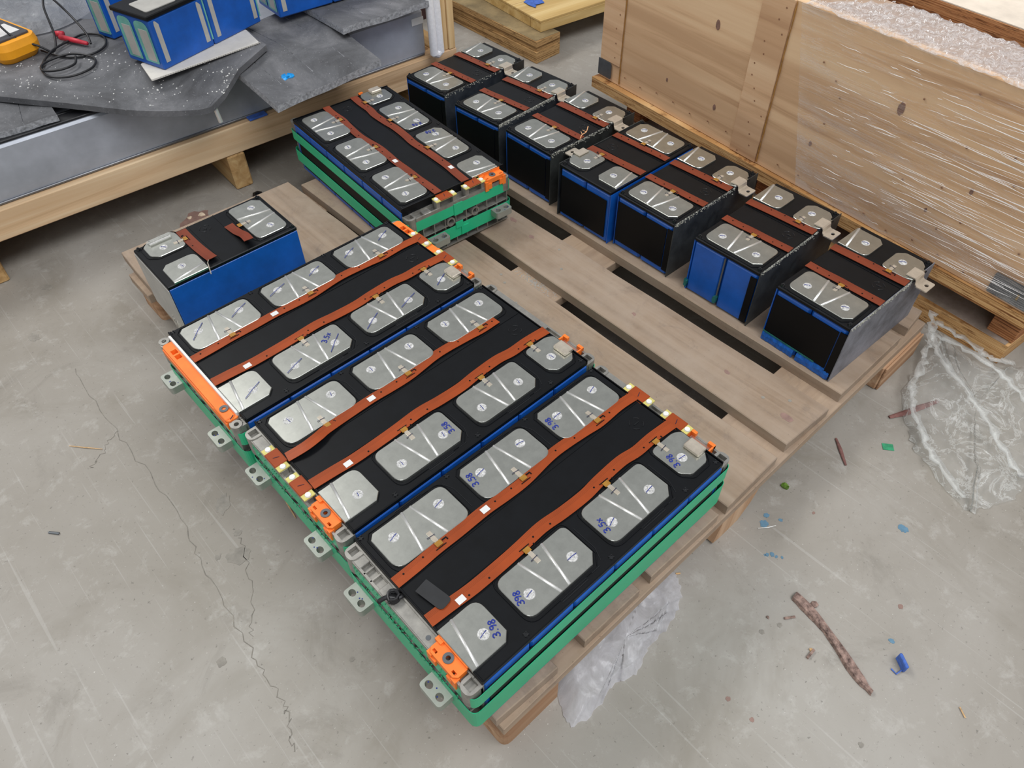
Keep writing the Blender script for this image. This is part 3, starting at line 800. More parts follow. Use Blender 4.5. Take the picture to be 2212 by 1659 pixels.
def crack(pts, wd=.0011, jit=.004):
    P = catmull(pts, 10)
    P = [Vector((p.x+random.uniform(-jit, jit), p.y+random.uniform(-jit, jit), .0004)) for p in P]
    MB().strip(P, [wd*random.uniform(.4, 1.2) for _ in P], .0003).build('crack', 'crack', fl)
crack([(-.309, .802, 0), (-.311, .629, 0), (-.309, .442, 0), (-.320, .322, 0), (-.332, .177, 0), (-.336, .104, 0), (-.342, .067, 0), (-.355, .037, 0)])
crack([(-.311, .629, 0), (-.345, .60, 0), (-.37, .585, 0)], .0009)
crack([(-.262, .33, 0), (-.29, .25, 0), (-.325, .19, 0)], .0009)

# ---------------------------------------------------------------- the pallet under the modules
def quad(mb, pts, z0, z1, b=.0012, n=1):
    """board with slightly wavy long edges"""
    (ax, ay), (bx, by), (cx, cy), (dx, dy) = pts       # ccw: front left, front right, back right, back left
    L = []; K = 10
    for k in range(K+1):
        t = k/K; j = random.uniform(-.0012, .0012) if 0 < k < K else 0
        L.append((bx+(cx-bx)*t+j, by+(cy-by)*t))
    for k in range(K+1):
        t = k/K; j = random.uniform(-.0012, .0012) if 0 < k < K else 0
        L.append((dx+(ax-dx)*t+j, dy+(ay-dy)*t))
    mb.prism(L, z0, z1, b); return mb

pal = thing('pallet', 'weathered wooden pallet on the floor carrying all the battery modules', 'pallet')
ZB0, ZB1 = .0670, .0848
for pts in ([(-.181, -.117), (-.093, -.121), (-.086, .290), (-.176, .292)], [(-.050, -.121), (.043, -.122), (.047, .290), (-.046, .290)],
            [(.066, -.120), (.196, -.122), (.199, .290), (.069, .290)], [(-.163, .297), (.199, .297), (.194, .916), (-.140, .926)],
            [(.213, -.123), (.327, -.121), (.330, .884), (.207, .890)], [(.354, -.117), (.453, -.122), (.452, .890), (.366, .886)],
            [(.490, -.119), (.664, -.119), (.664, .950), (.500, .950)], [(.690, -.117), (.744, -.112), (.746, .946), (.690, .950)]):
    quad(MB(), pts, ZB0, ZB1).build('deck_board', 'deck', pal)
for y0, y1 in ((-.1250, -.022), (.322, .432), (.806, .884)):
    MB().box(-.178 if y0 < 0 else -.152, .744, y0, y1, .0490, ZB0-.0002, .001).build('stringer_board', 'deckx', pal)
for y0, y1 in ((-.1240, -.030), (.330, .425), (.810, .880)):
    MB().loft([rpz for rpz in [[(x, y, z) for x, y in rpoly([(-.178 if y0 < 0 else -.146, y0), (-.092, y0), (-.092, y1), (-.178 if y0 < 0 else -.146, y1)], [.012, .002, .002, .004], 4)] for z in (0, .0488)]]).build('block', 'block', pal)
    MB().loft([[(x, y0, z) for x, z in ((.205, .004), (.222, 0), (.262, 0), (.285, .022), (.297, .0488), (.215, .0488))], [(x, y1, z) for x, z in ((.205, .004), (.222, 0), (.262, 0), (.285, .022), (.297, .0488), (.215, .0488))]]).build('block', 'endgrain', pal)
    MB().box(.622, .742, y0-.004, y1, 0, .0488, .002).build('block', 'block', pal)
MB().box(.624, .742, -.1318, -.1282, .0005, .0480, .001).build('fascia_board', 'block', pal)
nl = MB()
for x, y in ((.402, -.045), (.425, -.075), (.395, .36), (.43, .40), (.28, .35), (.30, .40), (.27, -.06), (.55, .38), (.600, -.06), (-.12, .86), (-.05, .88), (.31, .42)):
    nl.disc((x, y, ZB1-.0004), .0026, .0007, 10)
nl.build('nail_head', 'stain_dark', pal)
kn = MB()
for x, y, r in ((.42, .46, .004), (.40, .20, .003), (.43, .52, .005), (.405, .02, .0035), (.395, -.09, .006), (.28, .02, .004), (.27, .22, .003), (-.03, .80, .004), (.05, .76, .003)):
    kn.prism(blob_poly(x, y, r, 10, .25, 1.6, 1.4), ZB1-.0003, ZB1+.0002)
kn.build('knot', 'stain_red', pal)
# glittering crumbs of foam swept on to the middle stringer between two boards
cr = MB()
for k in range(420):
    x = random.gauss(.349, .010); y = random.gauss(.385, .024)
    if .331 < x < .362 and .325 < y < .43:
        r = random.uniform(.0004, .0012); z = .0668
        cr.loft([[(x+a*r, y+b*r, z) for a, b in ((-1, -1), (1, -.7), (.6, 1), (-.8, .6))], [(x, y, z+r*1.3)]*4], True, False)
o = cr.build('crumb_heap', 'creamgrey', pal); o['kind'] = 'stuff'

# ---------------------------------------------------------------- three big modules in front, one behind
C_lo = dict(tabs=(.077, -.062), bars=((.074, .092), (-.046, .040)), walls=(.066, .054), hold=(-.0675,), bar_hole=-.036)
B_lo = dict(tabs=(.083, -.055), bars=((.058, .086),), walls=(-.045,), conn=(.038, -.0165), hold=(-.0665,))
A_lo = dict(tabs=(.088, -.052), long=(-.094, .090), long_screw=-.072, white=True, boss=(-.103, .098))
C_hi = dict(conn=(.030, -.031), clips=(-.068,), bars=((.05, .09),))
B_hi = dict(clips=(-.068,), bars=((-.02, .09),))
A_hi = dict(conn=(.032, -.031), long=(-.040, .098), clips=(-.072,))
D_lo = dict(zt=.0885, tabs=(.052, -.083), conn=(.024, -.036), hold=(-.078,), bars=((.055, .07),))
D_hi = dict(clips=(-.068,), bars=((-.02, .09),))
R = math.radians
u = .0626
battery_module('nearest black battery module, frayed green tape, short blue pen marks, at the pallet front corner', 0, 0, 0, C_lo, C_hi, inkA=.1, inkB=.1, inklen=.011,
    writes=(('3.58', -.0451, .0729, R(80)), ('3.98', .0801, .0697, R(85)), ('3.98', .1449, -.0673, R(76)), ('3.5x', .0207, -.0707, R(79)), ('398', -.1052, -.0701, R(71)), ('3.98', -.1450, -.0771, R(69))),
    labels=((-.0605, .0325, 0), (-.1495, -.0315, 0)), fray=True)
battery_module('middle one of three big black battery modules, between the other two', .00295, .22187, R(.33), B_lo, B_hi, inkA=1.5, inkB=1.5, inklen=.007,
    writes=(('3.58', -.0202, -.0700, R(87)),), labels=((-.0605, .0325, 0), (-.1400, -.0315, 0)), fray=True,
    fA=[(-.188, .026, .001), (-.165, .0225, .004), (-.145, .0245, .004), (-.13, .0285, .002), (-.10, .0315), (-.06, .0325), (-.03, .031), (0, .031), (.04, .036), (.065, .0365), (.10, .034), (.125, .0315), (.152, .032)])
battery_module('far big black module with solid orange end strip and long blue pen lines', -.0042, .44487, R(.20), A_lo, A_hi, inkA=.55, inkB=.55, inklen=.030,
    writes=(('3.5x', -.0346, -.0588, R(35)),), labels=((-.0610, .0325, 0), (-.1400, -.0315, 0)))
battery_module('black module with silver ribbed end plate lying crosswise behind the others', .3317, .7370, R(86.2), D_lo, D_hi, inkA=.1, inkB=.1, inklen=.010, flexm='flexdark',
    writes=(('3.58', .0191, -.0670, R(75)), ('3.58', -.0185, -.0712, R(80))), labels=((-.0610, .0325, 0), (-.1400, -.0315, 0)),
    bands=((.0640, .0830), (.0180, .0420)),
    strip=((-.2058, -.2040, -.006, .012, .0625, .0845), (-.2070, -.2050, -.004, .011, .0360, .0480), (-.2072, -.2050, -.016, .0, .0190, .0360)))
MB().prism(rpoly([(-.0195, -.0085), (.0165, -.0085), (.0165, .0085), (-.0195, .0085)], [.001, .006, .006, .001], 4), 0, .0006).build('black_cloth_tape', 'tapeblk')
tp = bpy.data.objects['black_cloth_tape']; tp.location = (-.1665, -.0105, DECK+ZP+.0004); tp.rotation_euler = (0, 0, R(-80))
tag(tp, 'strip of black cloth tape stuck across the near module cover', 'tape')
cc = MB()
for k in range(3): cc.tube([(.006*math.cos(a*.7)+random.uniform(-.001, .001), .006*math.sin(a*.7), .002+k*.003) for a in range(10)], .0018, 7)
cc.tube(catmull([(-.014, .006, .004), (-.006, .003, .006), (.002, -.004, .004), (.012, -.005, .002)], 5), .0026, 8)
cc.disc((0, 0, 0), .007, .003, 14, .006)
o = cc.build('cable_clip', 'cable'); o.location = (-.1965, .0215, .1822); tag(o, 'small black plastic cable clip on the near module end plate', 'clip')

P7 = dict(residue=1.)
cut_piece('farthest cut battery piece, beside the white foam strip and corner post', .6175, .8684, R(-88.6), flexm='flexdark', residue=.3)
cut_piece('second cut battery piece from the back, heavy greenish glue on its end sheet', .6173, .7129, R(-87.2), flexm='flexdark', residue=2.6)
cut_piece('third cut battery piece from the back, pale splinter lying on its cover', .6210, .5664, R(-90.9), flexm='flexdark', residue=.8)
s4a = cut_piece('cut battery piece turned round, bronze terminal at its left corner, blue framed side', .6105, .4147, R(89.57), face='none', flexm='flexdark', residue=0.)
MB().box(-.0535, .0535, .1084, .1098, .0110, .0860).build('side_sheet', 'black2', s4a)
cut_piece('cut battery piece pressed against its turned neighbour, black side sheet over blue', .6178, .2837, R(-90.9), flexm='flexdark', residue=.7)
cut_piece('cut battery piece with two bare blue cell sides, second from the front', .6162, .1225, R(-90.2), face='bare', flexm='flexdark', residue=1.)
cut_piece('foremost cut battery piece, grey end sheet and crumpled blue film below', .6090, -.0352, R(-92.2), face='crumple', flexm='flexdark', endsheet='greysheet', residue=1.5)
cut_piece('lone cut battery piece at the pallet left corner with wide blue side', -.0413, .6967, R(89.45), face='cream', flexm='flexdark', endsheet=None, bent=False, leftcut=True)
sp = MB().tube(catmull([(-.020, 0, 0), (-.008, .002, .003), (.004, -.001, .004), (.020, .003, .006)], 4), [.0008]*13, 6)
sp.tube([(-.006, .002, .003), (.000, .008, .005)], [.0008, .0003], 5); sp.tube([(.004, -.001, .004), (.002, .006, .007)], [.0008, .0003], 5)
o = sp.build('wood_splinter', 'copper'); o.location = (.602, .512, DECK+ZC+.0012); o.rotation_euler = (0, 0, R(18)); tag(o, 'forked coppery splinter lying on a cut battery piece', 'splinter')
# ---------------------------------------------------------------- left: crate base with metal battery tray, mats and tools
LF = thing('open_crate', 'open pine crate on blocks at the left, holding the metal tray', 'crate', (0, 1.098, 0), R(-3.4))
MB().box(-1.3, .745, .0005, .034, .078, .1345, .002).build('front_beam', 'beam', LF)
for s in (-.85, -.345, .153, .62): MB().box(s, s+.038, -.0005 if s < .5 else .004, 1.35, 0, .0775, .003).build('stringer', 'beamy', LF)
MB().box(-1.3, .74, .036, 1.40, .110, .1300).build('deck_panel', 'ply', LF)
MB().box(.700, .745, .036, 1.40, .078, .1340, .002).build('end_beam', 'beamy', LF)
ps = MB().box(.704, .724, .004, .036, .1350, .560, .0015).build('corner_post', 'post', LF)
MB().box(.7245, .742, .000, .040, .1350, .560, .0015).build('corner_post', 'post', LF)
MB().box(.722, .742, .041, 1.40, .30, .36, .0015).build('side_rail', 'beamy', LF)
TR = thing('battery_tray', 'large grey sheet metal battery tray lying on the crate base', 'tray', (0, 1.098, 0), R(-3.4))
MB().box(-1.3, .672, .0180, 1.35, .1352, .2330, .004).build('body', 'sheetmetal', TR)
MB().box(-1.3, .665, .0140, .0185, .1352, .1400, .001).build('bottom_lip', 'steel', TR)
MB().box(-1.3, .10, .024, .050, .2331, .2375, .001).build('rim', 'rim', TR)
MB().box(-1.3, .10, .056, .062, .2331, .2370, .001).build('rim', 'rim', TR)
MB().box(.640, .671, .0162, .018, .205, .220, .0004).build('bracket', 'label', TR)
fo = MB()
for dx in (-.0088, .0088): fo.tube([(dx, 0, 0), (dx, 0, .42)], .0092, 24)
fo.tube([(-.0088, 0, .003), (0, 0, -.002), (.0088, 0, .003)], .0092, 12)
o = fo.build('foam_edge_strip', 'white_foam'); o.location = (.676, 1.040, .147); o.rotation_euler = (0, R(-1), 0); tag(o, 'white double foam edge strip standing at the crate corner post', 'foam strip')
o = MB().box(-.02, .02, -.002, .016, 0, .004, .001).build('blue_offcut', 'bluescrap'); o.location = (.240, 1.0835, .1350); o.rotation_euler = (0, 0, R(-3.4)); tag(o, 'blue plastic offcut on the beam below the metal tray', 'scrap')

def surf(name, outline_rows, thick, mt, edge_mt=None, parent=None, groove=None):
    """sheet from rows of (x,y,z) points, given a thickness; rows run front to back"""
    rows = [catmull(r, 4) if len(r) > 2 else r for r in outline_rows]
    n = min(len(r) for r in rows); m = len(rows); mb = MB()
    top = [[Vector(r[int(round(i*(len(r)-1)/(n-1)))]) for i in range(n)] for r in rows]
    for z in (0, 1):
        for r in top:
            for p in r: mb.v.append((p.x, p.y, p.z-(thick if z else 0)))
    o2 = n*m
    for j in range(m-1):
        for i in range(n-1):
            a = j*n+i
            mb.f.append((a, a+1, a+n+1, a+n)); mb.f.append((o2+a, o2+a+n, o2+a+n+1, o2+a+1))
    for i in range(n-1):
        mb.f.append((i+1, i, o2+i, o2+i+1)); a = (m-1)*n+i; mb.f.append((a, a+1, o2+a+1, o2+a))
    for j in range(m-1):
        a = j*n; mb.f.append((a, a+n, o2+a+n, o2+a)); b = a+n-1; mb.f.append((b+n, b, o2+b, o2+b+n))
    o = mb.build(name, mt, parent)
    if edge_mt:
        o.data.materials.append(M[edge_mt])
        for p in o.data.polygons:
            if abs(p.normal.z) < .6: p.material_index = 1
    return o, top

def mat_thing(label, corners, thick, nr=10, grooves=(), glen=(0, 1), gap=.0035, bend=None):
    """foam mat: corners front left, front right, back right, back left; grooves at the given fractions across"""
    a, b, c, d = [Vector(p) for p in corners]; rows = []
    for j in range(nr+1):
        t = j/nr; L = a.lerp(d, t); Rr = b.lerp(c, t); row = []
        us = sorted(set([0, .1, .2, .3, .4, .5, .6, .7, .8, .9, 1] + [g+e for g in grooves for e in (-gap, 0, gap)]))
        for uu in us:
            p = L.lerp(Rr, uu)
            if bend: p.z = a.z+(bend[1]-a.z)*min(1, t/bend[0])+(d.z-bend[1])*max(0, (t-bend[0])/(1-bend[0]))
            p.z += .0012*math.sin(uu*9+t*7)
            if glen[0] <= t <= glen[1] and any(abs(uu-g) < 1e-6 for g in grooves): p.z -= .0045
            row.append(p)
        rows.append(row)
    n = len(rows[0]); mb = MB(); m = len(rows)
    for z in (0, 1):
        for r in rows:
            for p in r: mb.v.append((p.x, p.y, p.z-thick*z))
    o2 = n*m
    for j in range(m-1):
        for i in range(n-1):
            q = j*n+i; mb.f.append((q, q+1, q+n+1, q+n)); mb.f.append((o2+q, o2+q+n, o2+q+n+1, o2+q+1))
    for i in range(n-1):
        mb.f.append((i+1, i, o2+i, o2+i+1)); q = (m-1)*n+i; mb.f.append((q, q+1, o2+q+1, o2+q))
    for j in range(m-1):
        q = j*n; mb.f.append((q, q+n, o2+q+n, o2+q)); k = q+n-1; mb.f.append((k+n, k, o2+k, o2+k+n))
    o = mb.build('foam_mat', 'foam'); o.data.materials.append(M['foamedge'])
    for p in o.data.polygons:
        if abs(p.normal.z) < .55: p.material_index = 1
    return tag(o, label, 'mat', 'grey foam mats on the metal tray')
mat_thing('grooved grey foam mat hanging over the beam, cyan scrap lying on it', [(.221, .940, .2220), (.474, .962, .2220), (.462, 1.24, .2520), (.204, 1.22, .2520)], .0132, 12, (.18, .47, .78), (.25, 1), bend=(.5, .2515))
mat_thing('grey foam mat farthest right on the tray, next to the foam strip', [(.448, 1.046, .2660), (.660, 1.033, .2660), (.655, 1.40, .2660), (.450, 1.42, .2660)], .0125, 10, (.35, .68), (.2, 1))
mat_thing('small grey foam mat at the left edge beneath the biggest one', [(-.245, 1.150, .2490), (-.100, 1.132, .2490), (-.094, 1.188, .2490), (-.190, 1.345, .2490)], .0112, 8, (.3, .62), (.1, .9))
fm, _ = surf('foam_mat', [
    [(-.30, 1.44, .263), (-.221, 1.341, .263), (-.156, 1.244, .2625), (-.074, 1.140, .2590), (.016, 1.063, .2415), (.099, 1.022, .2280), (.132, 1.020, .2240)],
    [(-.27, 1.47, .2645), (-.19, 1.385, .2645), (-.120, 1.300, .2645), (-.035, 1.195, .262), (.06, 1.110, .2520), (.125, 1.055, .2380), (.165, 1.030, .2340)],
    [(-.23, 1.52, .2650), (-.13, 1.44, .2650), (-.060, 1.36, .2650), (.03, 1.265, .2650), (.110, 1.170, .2630), (.180, 1.085, .2590), (.215, 1.050, .2580)],
    [(-.19, 1.57, .2650), (-.09, 1.49, .2650), (.000, 1.42, .2650), (.08, 1.33, .2650), (.165, 1.225, .2660), (.235, 1.120, .2660), (.297, 1.087, .2660)],
    [(-.15, 1.60, .2650), (-.02, 1.54, .2650), (.08, 1.47, .2650), (.14, 1.39, .2650), (.21, 1.29, .2660), (.265, 1.20, .2660), (.305, 1.18, .2660)]], .0105, 'foam', 'foam')
tag(fm, 'biggest grey foam mat, curling at its front corner, yellow meter on it', 'mat', 'grey foam mats on the metal tray')
crumb = MB()
for k in range(520):
    v = min(3.6, max(.25, random.gauss(1.25, .75))); uq = random.uniform(.1, 1.) if v > 1 else random.uniform(.1, .8)
    j = int(v); i_ = uq*(len(_[0])-1); i0 = min(int(i_), len(_[0])-2)
    p = _[j][i0].lerp(_[j][i0+1], i_-i0).lerp(_[min(j+1, len(_)-1)][i0].lerp(_[min(j+1, len(_)-1)][i0+1], i_-i0), v-j)
    if mn.noise(p*22) < -.08: continue
    r = random.uniform(.0005, .0014); sx = random.uniform(.8, 1.7)
    crumb.loft([[(p.x+a*r*sx*f, p.y+b*r*f, p.z+dz) for a, b in ((-1, -1), (1, -.6), (.7, 1), (-.9, .5))] for f, dz in ((1, -.0004), (.6, r*.7))])
o = crumb.build('foam_crumbs', 'pin'); o['kind'] = 'stuff'; tag(o, 'scattered white foam crumbs on the biggest foam mat', 'crumbs')
o = MB().prism(rpoly([(.067, 1.097), (.290, 1.100), (.300, 1.170), (.080, 1.172)], .003, 2), .2668, .2700, .0005).build('honeycomb_card', 'corr')
nt = MB()
for k in range(46): nt.rod((.070+k*.0049, 1.0972, .2684), (.070+k*.0049, 1.1005, .2684), .0011, 5)
nt.build('fluted_edge', 'creamgrey', o); tag(o, 'white honeycomb card under the blue battery block', 'card')

def blue_block(label, loc, rz, L, ncell=2, top=True, zh=.0965, Wd=.098):
    """block of blue wrapped cells: local x along the long side, y to the back; near left corner at the origin"""
    t = thing('blue_battery_block', label, 'battery', loc, rz, 'blue battery blocks on the mats')
    for k in range(ncell):
        a, b = k*L/ncell, (k+1)*L/ncell
        MB().box(a+.0008, b-.0008, .0004, Wd, 0, zh-.008, .0025).build('cell_pack', 'blue', t)
        for xx in (a+.010, b-.0175):
            MB().loft([[(x, -.0003, z), (x2, -.0003, z), (x2, .001, z), (x, .001, z)] for x, x2, z in ((xx, xx+.0095, .0115), (xx, xx+.0095, .078), (xx+.001, xx+.004, .0845))]).build('grey_strip', 'creamgrey', t)
        MB().box(b-.0035, b-.0006, -.0009, .001, .012, .086, .0004).build('teal_edge', 'teal', t)
    for y0 in ((.008, .053) if Wd > .06 else (.002,)):
        e = rpoly([(y0, .010), (y0+.036, .010), (y0+.036, .084), (y0, .084)], [.002, .002, .014, .014], 5)
        MB().loft([[(x, y, z) for y, z in e] for x in (-.0006, .0004)]).build('teal_tape', 'teal', t)
        MB().box(-.0010, .0002, y0+.004, y0+.027, .0135, .070, .0003).build('label', 'creamgrey', t)
    if top:
        MB().box(-.0015, L+.001, -.0012, Wd+.001, zh-.0080, zh, .0015).build('top_cover', 'black', t)
        MB().prism(rpoly([(.012, .014), (.078, .010), (.082, .066), (.020, .070)], [.006, .004, .006, .004], 3), zh, zh+.0016, .0004).build('busbar_plate', 'creamgrey', t)
        MB().prism(rpoly([(.128, .014), (.2, .010), (.2, .066), (.13, .070)], [.006, .004, .006, .004], 3), zh, zh+.0016, .0004).build('busbar_plate', 'creamgrey', t)
        MB().strip([(.05, .076, zh+.002), (.10, .070, zh+.003), (.15, .078, zh+.002), (.22, .074, zh+.002)], .016, .0006).build('flex_circuit', 'flexdark', t)
        MB().strip([(.090, .034, zh+.003), (.118, .030, zh+.004), (.124, .060, zh+.003)], .012, .0006).build('flex_circuit', 'flexdark', t)
    return t
blue_block('blue wrapped battery block with black top, standing on white card', (.1005, 1.1115, .2702), R(15.7), .2515)
blue_block('blue battery block behind the one on white card, half hidden', (.0890, 1.3150, .2665), R(17.), .22, 1, False, .13, .046)
blue_block('blue battery block at the top edge, right of the one on card', (.3790, 1.1700, .2680), R(-4.), .2515)

# yellow multimeter with its leads
mt_ = thing('multimeter', 'yellow multimeter with dark face on the biggest foam mat', 'meter', (-.086, 1.418, .2658), R(104+180))
hol = MB().loft([[(x*s*1.0, y*s, z) for x, y in rpoly([(-.075, -.042), (.062, -.042), (.078, -.030), (.078, .030), (.062, .042), (-.075, .042)], [.012, .004, .01, .01, .004, .012], 4)] for s, z in ((.84, 0), (.98, .012), (1., .026), (.95, .038))])
hol.build('holster', 'yellow', mt_, False)
MB().prism(rpoly([(-.066, -.033), (.060, -.033), (.060, .033), (-.066, .033)], .006, 4), .0381, .0420, .001).build('face', 'meterdark', mt_)
MB().box(-.005, .045, -.024, .024, .0421, .0428).build('screen', 'label', mt_)
MB().disc((-.028, 0, .0421), .015, .006, 20, .013).build('dial', 'black', mt_)
for yy in (-.018, 0, .018): MB().disc((-.058, yy, .0419), .0042, .002, 12).build('jack', 'red', mt_)
def lead(label, pts, pr, r=.0021):
    t = thing('test_lead', label, 'lead', (0, 0, 0), 0, 'meter test leads')
    MB().tube(catmull(pts, 8), r, 8).build('cable', 'cable', t, True)
    for a, b, r0, r1, mt in pr: MB().tube([a, tuple((Vector(a)*.5+Vector(b)*.5)), b], [r0, (r0+r1)*.55, r1], 10).build('probe', mt, t, True)
lead('black test lead looping high over the mat with red probe', [(-.115, 1.395, .309), (-.108, 1.405, .345), (-.098, 1.402, .360), (-.085, 1.385, .335), (-.070, 1.362, .305), (-.040, 1.345, .285), (-.020, 1.340, .270), (.000, 1.370, .285), (.012, 1.410, .325), (.030, 1.430, .335), (.045, 1.405, .310), (.050, 1.345, .2850), (.045, 1.318, .272)],
     [((.012, 1.385, .2735), (.040, 1.322, .2725), .0055, .0035, 'red'), ((-.094, 1.385, .322), (-.110, 1.412, .318), .0048, .0052, 'red')])
lead('black test lead coiled flat on the mat beside the meter', [(-.036, 1.360, .270), (-.010, 1.300, .2685), (.030, 1.280, .2685), (.065, 1.300, .2685), (.078, 1.345, .2690), (.055, 1.378, .2690), (.020, 1.362, .2715), (-.020, 1.340, .2725), (-.050, 1.310, .2690), (-.066, 1.270, .2685), (-.060, 1.235, .2685), (-.030, 1.215, .2685), (.010, 1.225, .2685), (.026, 1.262, .2690), (.000, 1.300, .2720), (-.040, 1.300, .2725), (-.062, 1.285, .2725), (-.064, 1.262, .2725), (-.040, 1.245, .2730), (-.012, 1.252, .2725), (.000, 1.275, .2755)],
     [((.010, 1.412, .2725), (.022, 1.398, .2725), .0052, .0056, 'red')])
def fold(x, y, s):
    return 1-abs(mn.noise(Vector((x*s, y*s, 3.7+s))))*2.2
wr = MB(); NR, NT = 40, 110
cxw, cyw = .04, 1.69
for j in range(NR+1):
    t = j/NR
    for k in range(NT):
        a = 2*PI*k/NT; rx, ry = .20, .235
        x = cxw+rx*t*math.cos(a)*(1+.10*math.sin(3*a)); y = cyw+ry*t*math.sin(a)*(1+.08*math.cos(4*a+1))
        z = .268+.045*(1-t**3)+.030*fold(x, y, 14)*(1-t**6)+.012*fold(x, y, 40)*(1-t**6)
        wr.v.append((x, y, max(.2672, z)))
for j in range(NR):
    for k in range(NT):
        k2 = (k+1) % NT; wr.f.append((j*NT+k, j*NT+k2, (j+1)*NT+k2, (j+1)*NT+k))
o = wr.build('plastic_wrap', 'wrap', None, True); tag(o, 'heap of crumpled grey plastic wrap behind the yellow meter', 'wrap')
def scrap(name, label, x, y, z, r, mt, cat='scrap', n=7, h=.7, group=None, sx=1.):
    mb = MB(); a = blob_poly(0, 0, r, n, .5, sx); b = blob_poly(0, 0, r*.7, n, .5, sx)
    mb.loft([[(p[0], p[1], 0) for p in a], [(p[0]*1.05, p[1], r*h*random.uniform(.3, .6)) for p in a], [(p[0], p[1], r*h*random.uniform(.6, 1.2)) for p in b]])
    o = mb.build(name, mt); o.location = (x, y, z); return tag(o, label, cat, group)
scrap('foil_scrap', 'bright cyan torn scrap on the grooved foam mat', .287, 1.008, .2300, .0105, 'cyan', n=11)
scrap('foil_scrap', 'tiny cyan crumb beside the bright cyan torn scrap', .278, .987, .2270, .0035, 'cyan')
scrap('foil_scrap', 'cyan flake on the small foam mat at the left edge', -.128, 1.232, .2492, .0065, 'cyan', n=9)
o = MB().tube([(0, 0, 0), (.002, -.002, -.03)], [.004, .0045], 10).build('silver_tube', 'ridge'); o.location = (.140, 1.030, .2160); tag(o, 'short silvery tube hanging at the curled mat corner', 'tube')

# ---------------------------------------------------------------- right: plywood crate on its skid, wrapped in film
ca = R(-6.)
CR = thing('plywood_crate', 'long pale plywood crate half wrapped in stretch film, at the right', 'crate', (.822, 0, 0), ca)
CT = .4200
MB().box(.0, .014, -.240, .750, .1230, CT, .0012).build('front_panel', 'crate', CR)
MB().box(.014, .112, -.240, .750, CT-.016, CT-.0005, .001).build('top_panel', 'toppanel', CR)
MB().box(.014, .112, .736, .750, .1230, CT-.017).build('end_panel', 'crate2', CR)
MB().box(.014, .112, -.240, -.226, .1230, CT-.017).build('end_panel', 'crate2', CR)
MB().box(.098, .112, -.225, .735, .1230, CT-.017).build('back_panel', 'crate2', CR)
MB().box(-.0022, .0005, .3000, .3640, .1240, CT-.001, .0008).build('batten', 'crate2', CR)
MB().box(-.0020, .0005, .6870, .7490, .1640, CT-.001, .0008).build('batten', 'crate2', CR)
M['resin'] = simple('resin_bead', (168, 124, 62), .5, var=.2, sc=60)
for y in (.2972, .6850):
    MB().tube([(-.0012, y+random.uniform(-.0006, .0006), .128+k*.0145) for k in range(21)], [random.uniform(.0008, .0024) for _ in range(21)], 6, squash=.5).build('glue_line', 'resin', CR)
nl = MB()
for y, z in [(.31+random.uniform(0, .045), .13+k*.021) for k in range(14)] + [(.695+random.uniform(0, .045), .18+k*.03) for k in range(8)] + [(-.22+k*.047, .140+random.uniform(-.006, .006)) for k in range(11)] + [(.38+k*.048, .150+random.uniform(-.004, .004)) for k in range(7)] + [(random.uniform(-.2, .28), random.uniform(.18, .4)) for k in range(18)]:
    nl.v and None
    d = MB().disc((0, 0, 0), .0019, .0008, 9, .0014).xf(Matrix.Translation((-.0019, y, z)) @ Matrix.Rotation(-PI/2, 4, 'Y')); nl.add(d.v, d.f)
nl.build('nail_head', simple('rusty_nail', (148, 108, 78), .6), CR)
kn = MB()
for y, z, r in ((.448, .331, .0090), (.070, .329, .0105), (.55, .19, .004), (.20, .21, .005), (-.03, .20, .004), (-.08, .26, .005), (.42, .185, .006)):
    d = MB().prism(blob_poly(0, 0, r, 14, .12, .55), 0, .0005).xf(Matrix.Translation((-.0002, y, z)) @ Matrix.Rotation(-PI/2, 4, 'Y') @ Matrix.Rotation(PI/2, 4, 'Z')); kn.add(d.v, d.f)
kn.build('knot', simple('dark_knot', (138, 106, 92), .6, var=.2, sc=200), CR)
for y0, y1, z0, z1 in ((.7115, .7520, .1290, .1640), (-.2420, -.1690, .1290, .1660)):
    b = rpoly([(y0, z0), (y1, z0), (y1, z1), (y0, z1)], [.003, 0, 0, .008] if y0 > 0 else [0, .003, .003, 0], 4)
    MB().loft([[(x, y, z) for y, z in b] for x in (-.0034, -.0018)]).build('corner_bracket', 'bracket', CR)
MB().box(-.0042, -.0034, -.214, -.211, .140, .150, .0003).build('brass_staple', 'brass', CR)
FM = thing('stretch_film', 'clear stretch film pulled over the right part of the plywood crate', 'film', (.822, 0, 0), ca)
def film_grid(rows, name, mt):
    mb = MB(); n = len(rows[0])
    for r in rows: mb.v += [tuple(p) for p in r]
    for j in range(len(rows)-1):
        for i in range(n-1): a = j*n+i; mb.f.append((a, a+1, a+n+1, a+n))
    return mb.build(name, mt, FM, True)
rows = []
for j in range(25):
    z = .1290+(CT+.002-.1290)*j/24; row = []
    for i in range(61):
        e = .200+.085*(j/24)
        y = -.2435+(e+.2435)*i/60
        x = -.0062-.0022*abs(math.sin(z*160+y*9+.7*math.sin(y*31)))-.0012*math.sin(z*410+y*17)*(1 if y < .05 else .4)
        row.append((x, y, z))
    rows.append(row)
film_grid(rows, 'front_film', 'filmcrate')
rows = []
for j in range(26):
    x = -.0055+.1190*j/25; row = []
    for i in range(71):
        y = -.2435+(.285-.10*j/25+.2435)*i/70
        zz = CT+.0022+.0022*math.sin(y*230+x*150)*math.sin(x*260-y*70)+.0018*math.sin(y*90+2*math.sin(x*120))
        row.append((x, y, max(CT+.0008, zz)))
    rows.append(row)
film_grid(rows, 'top_film', 'filmtop')
cz = MB()  # thin creases drawn white in place of glints on the film
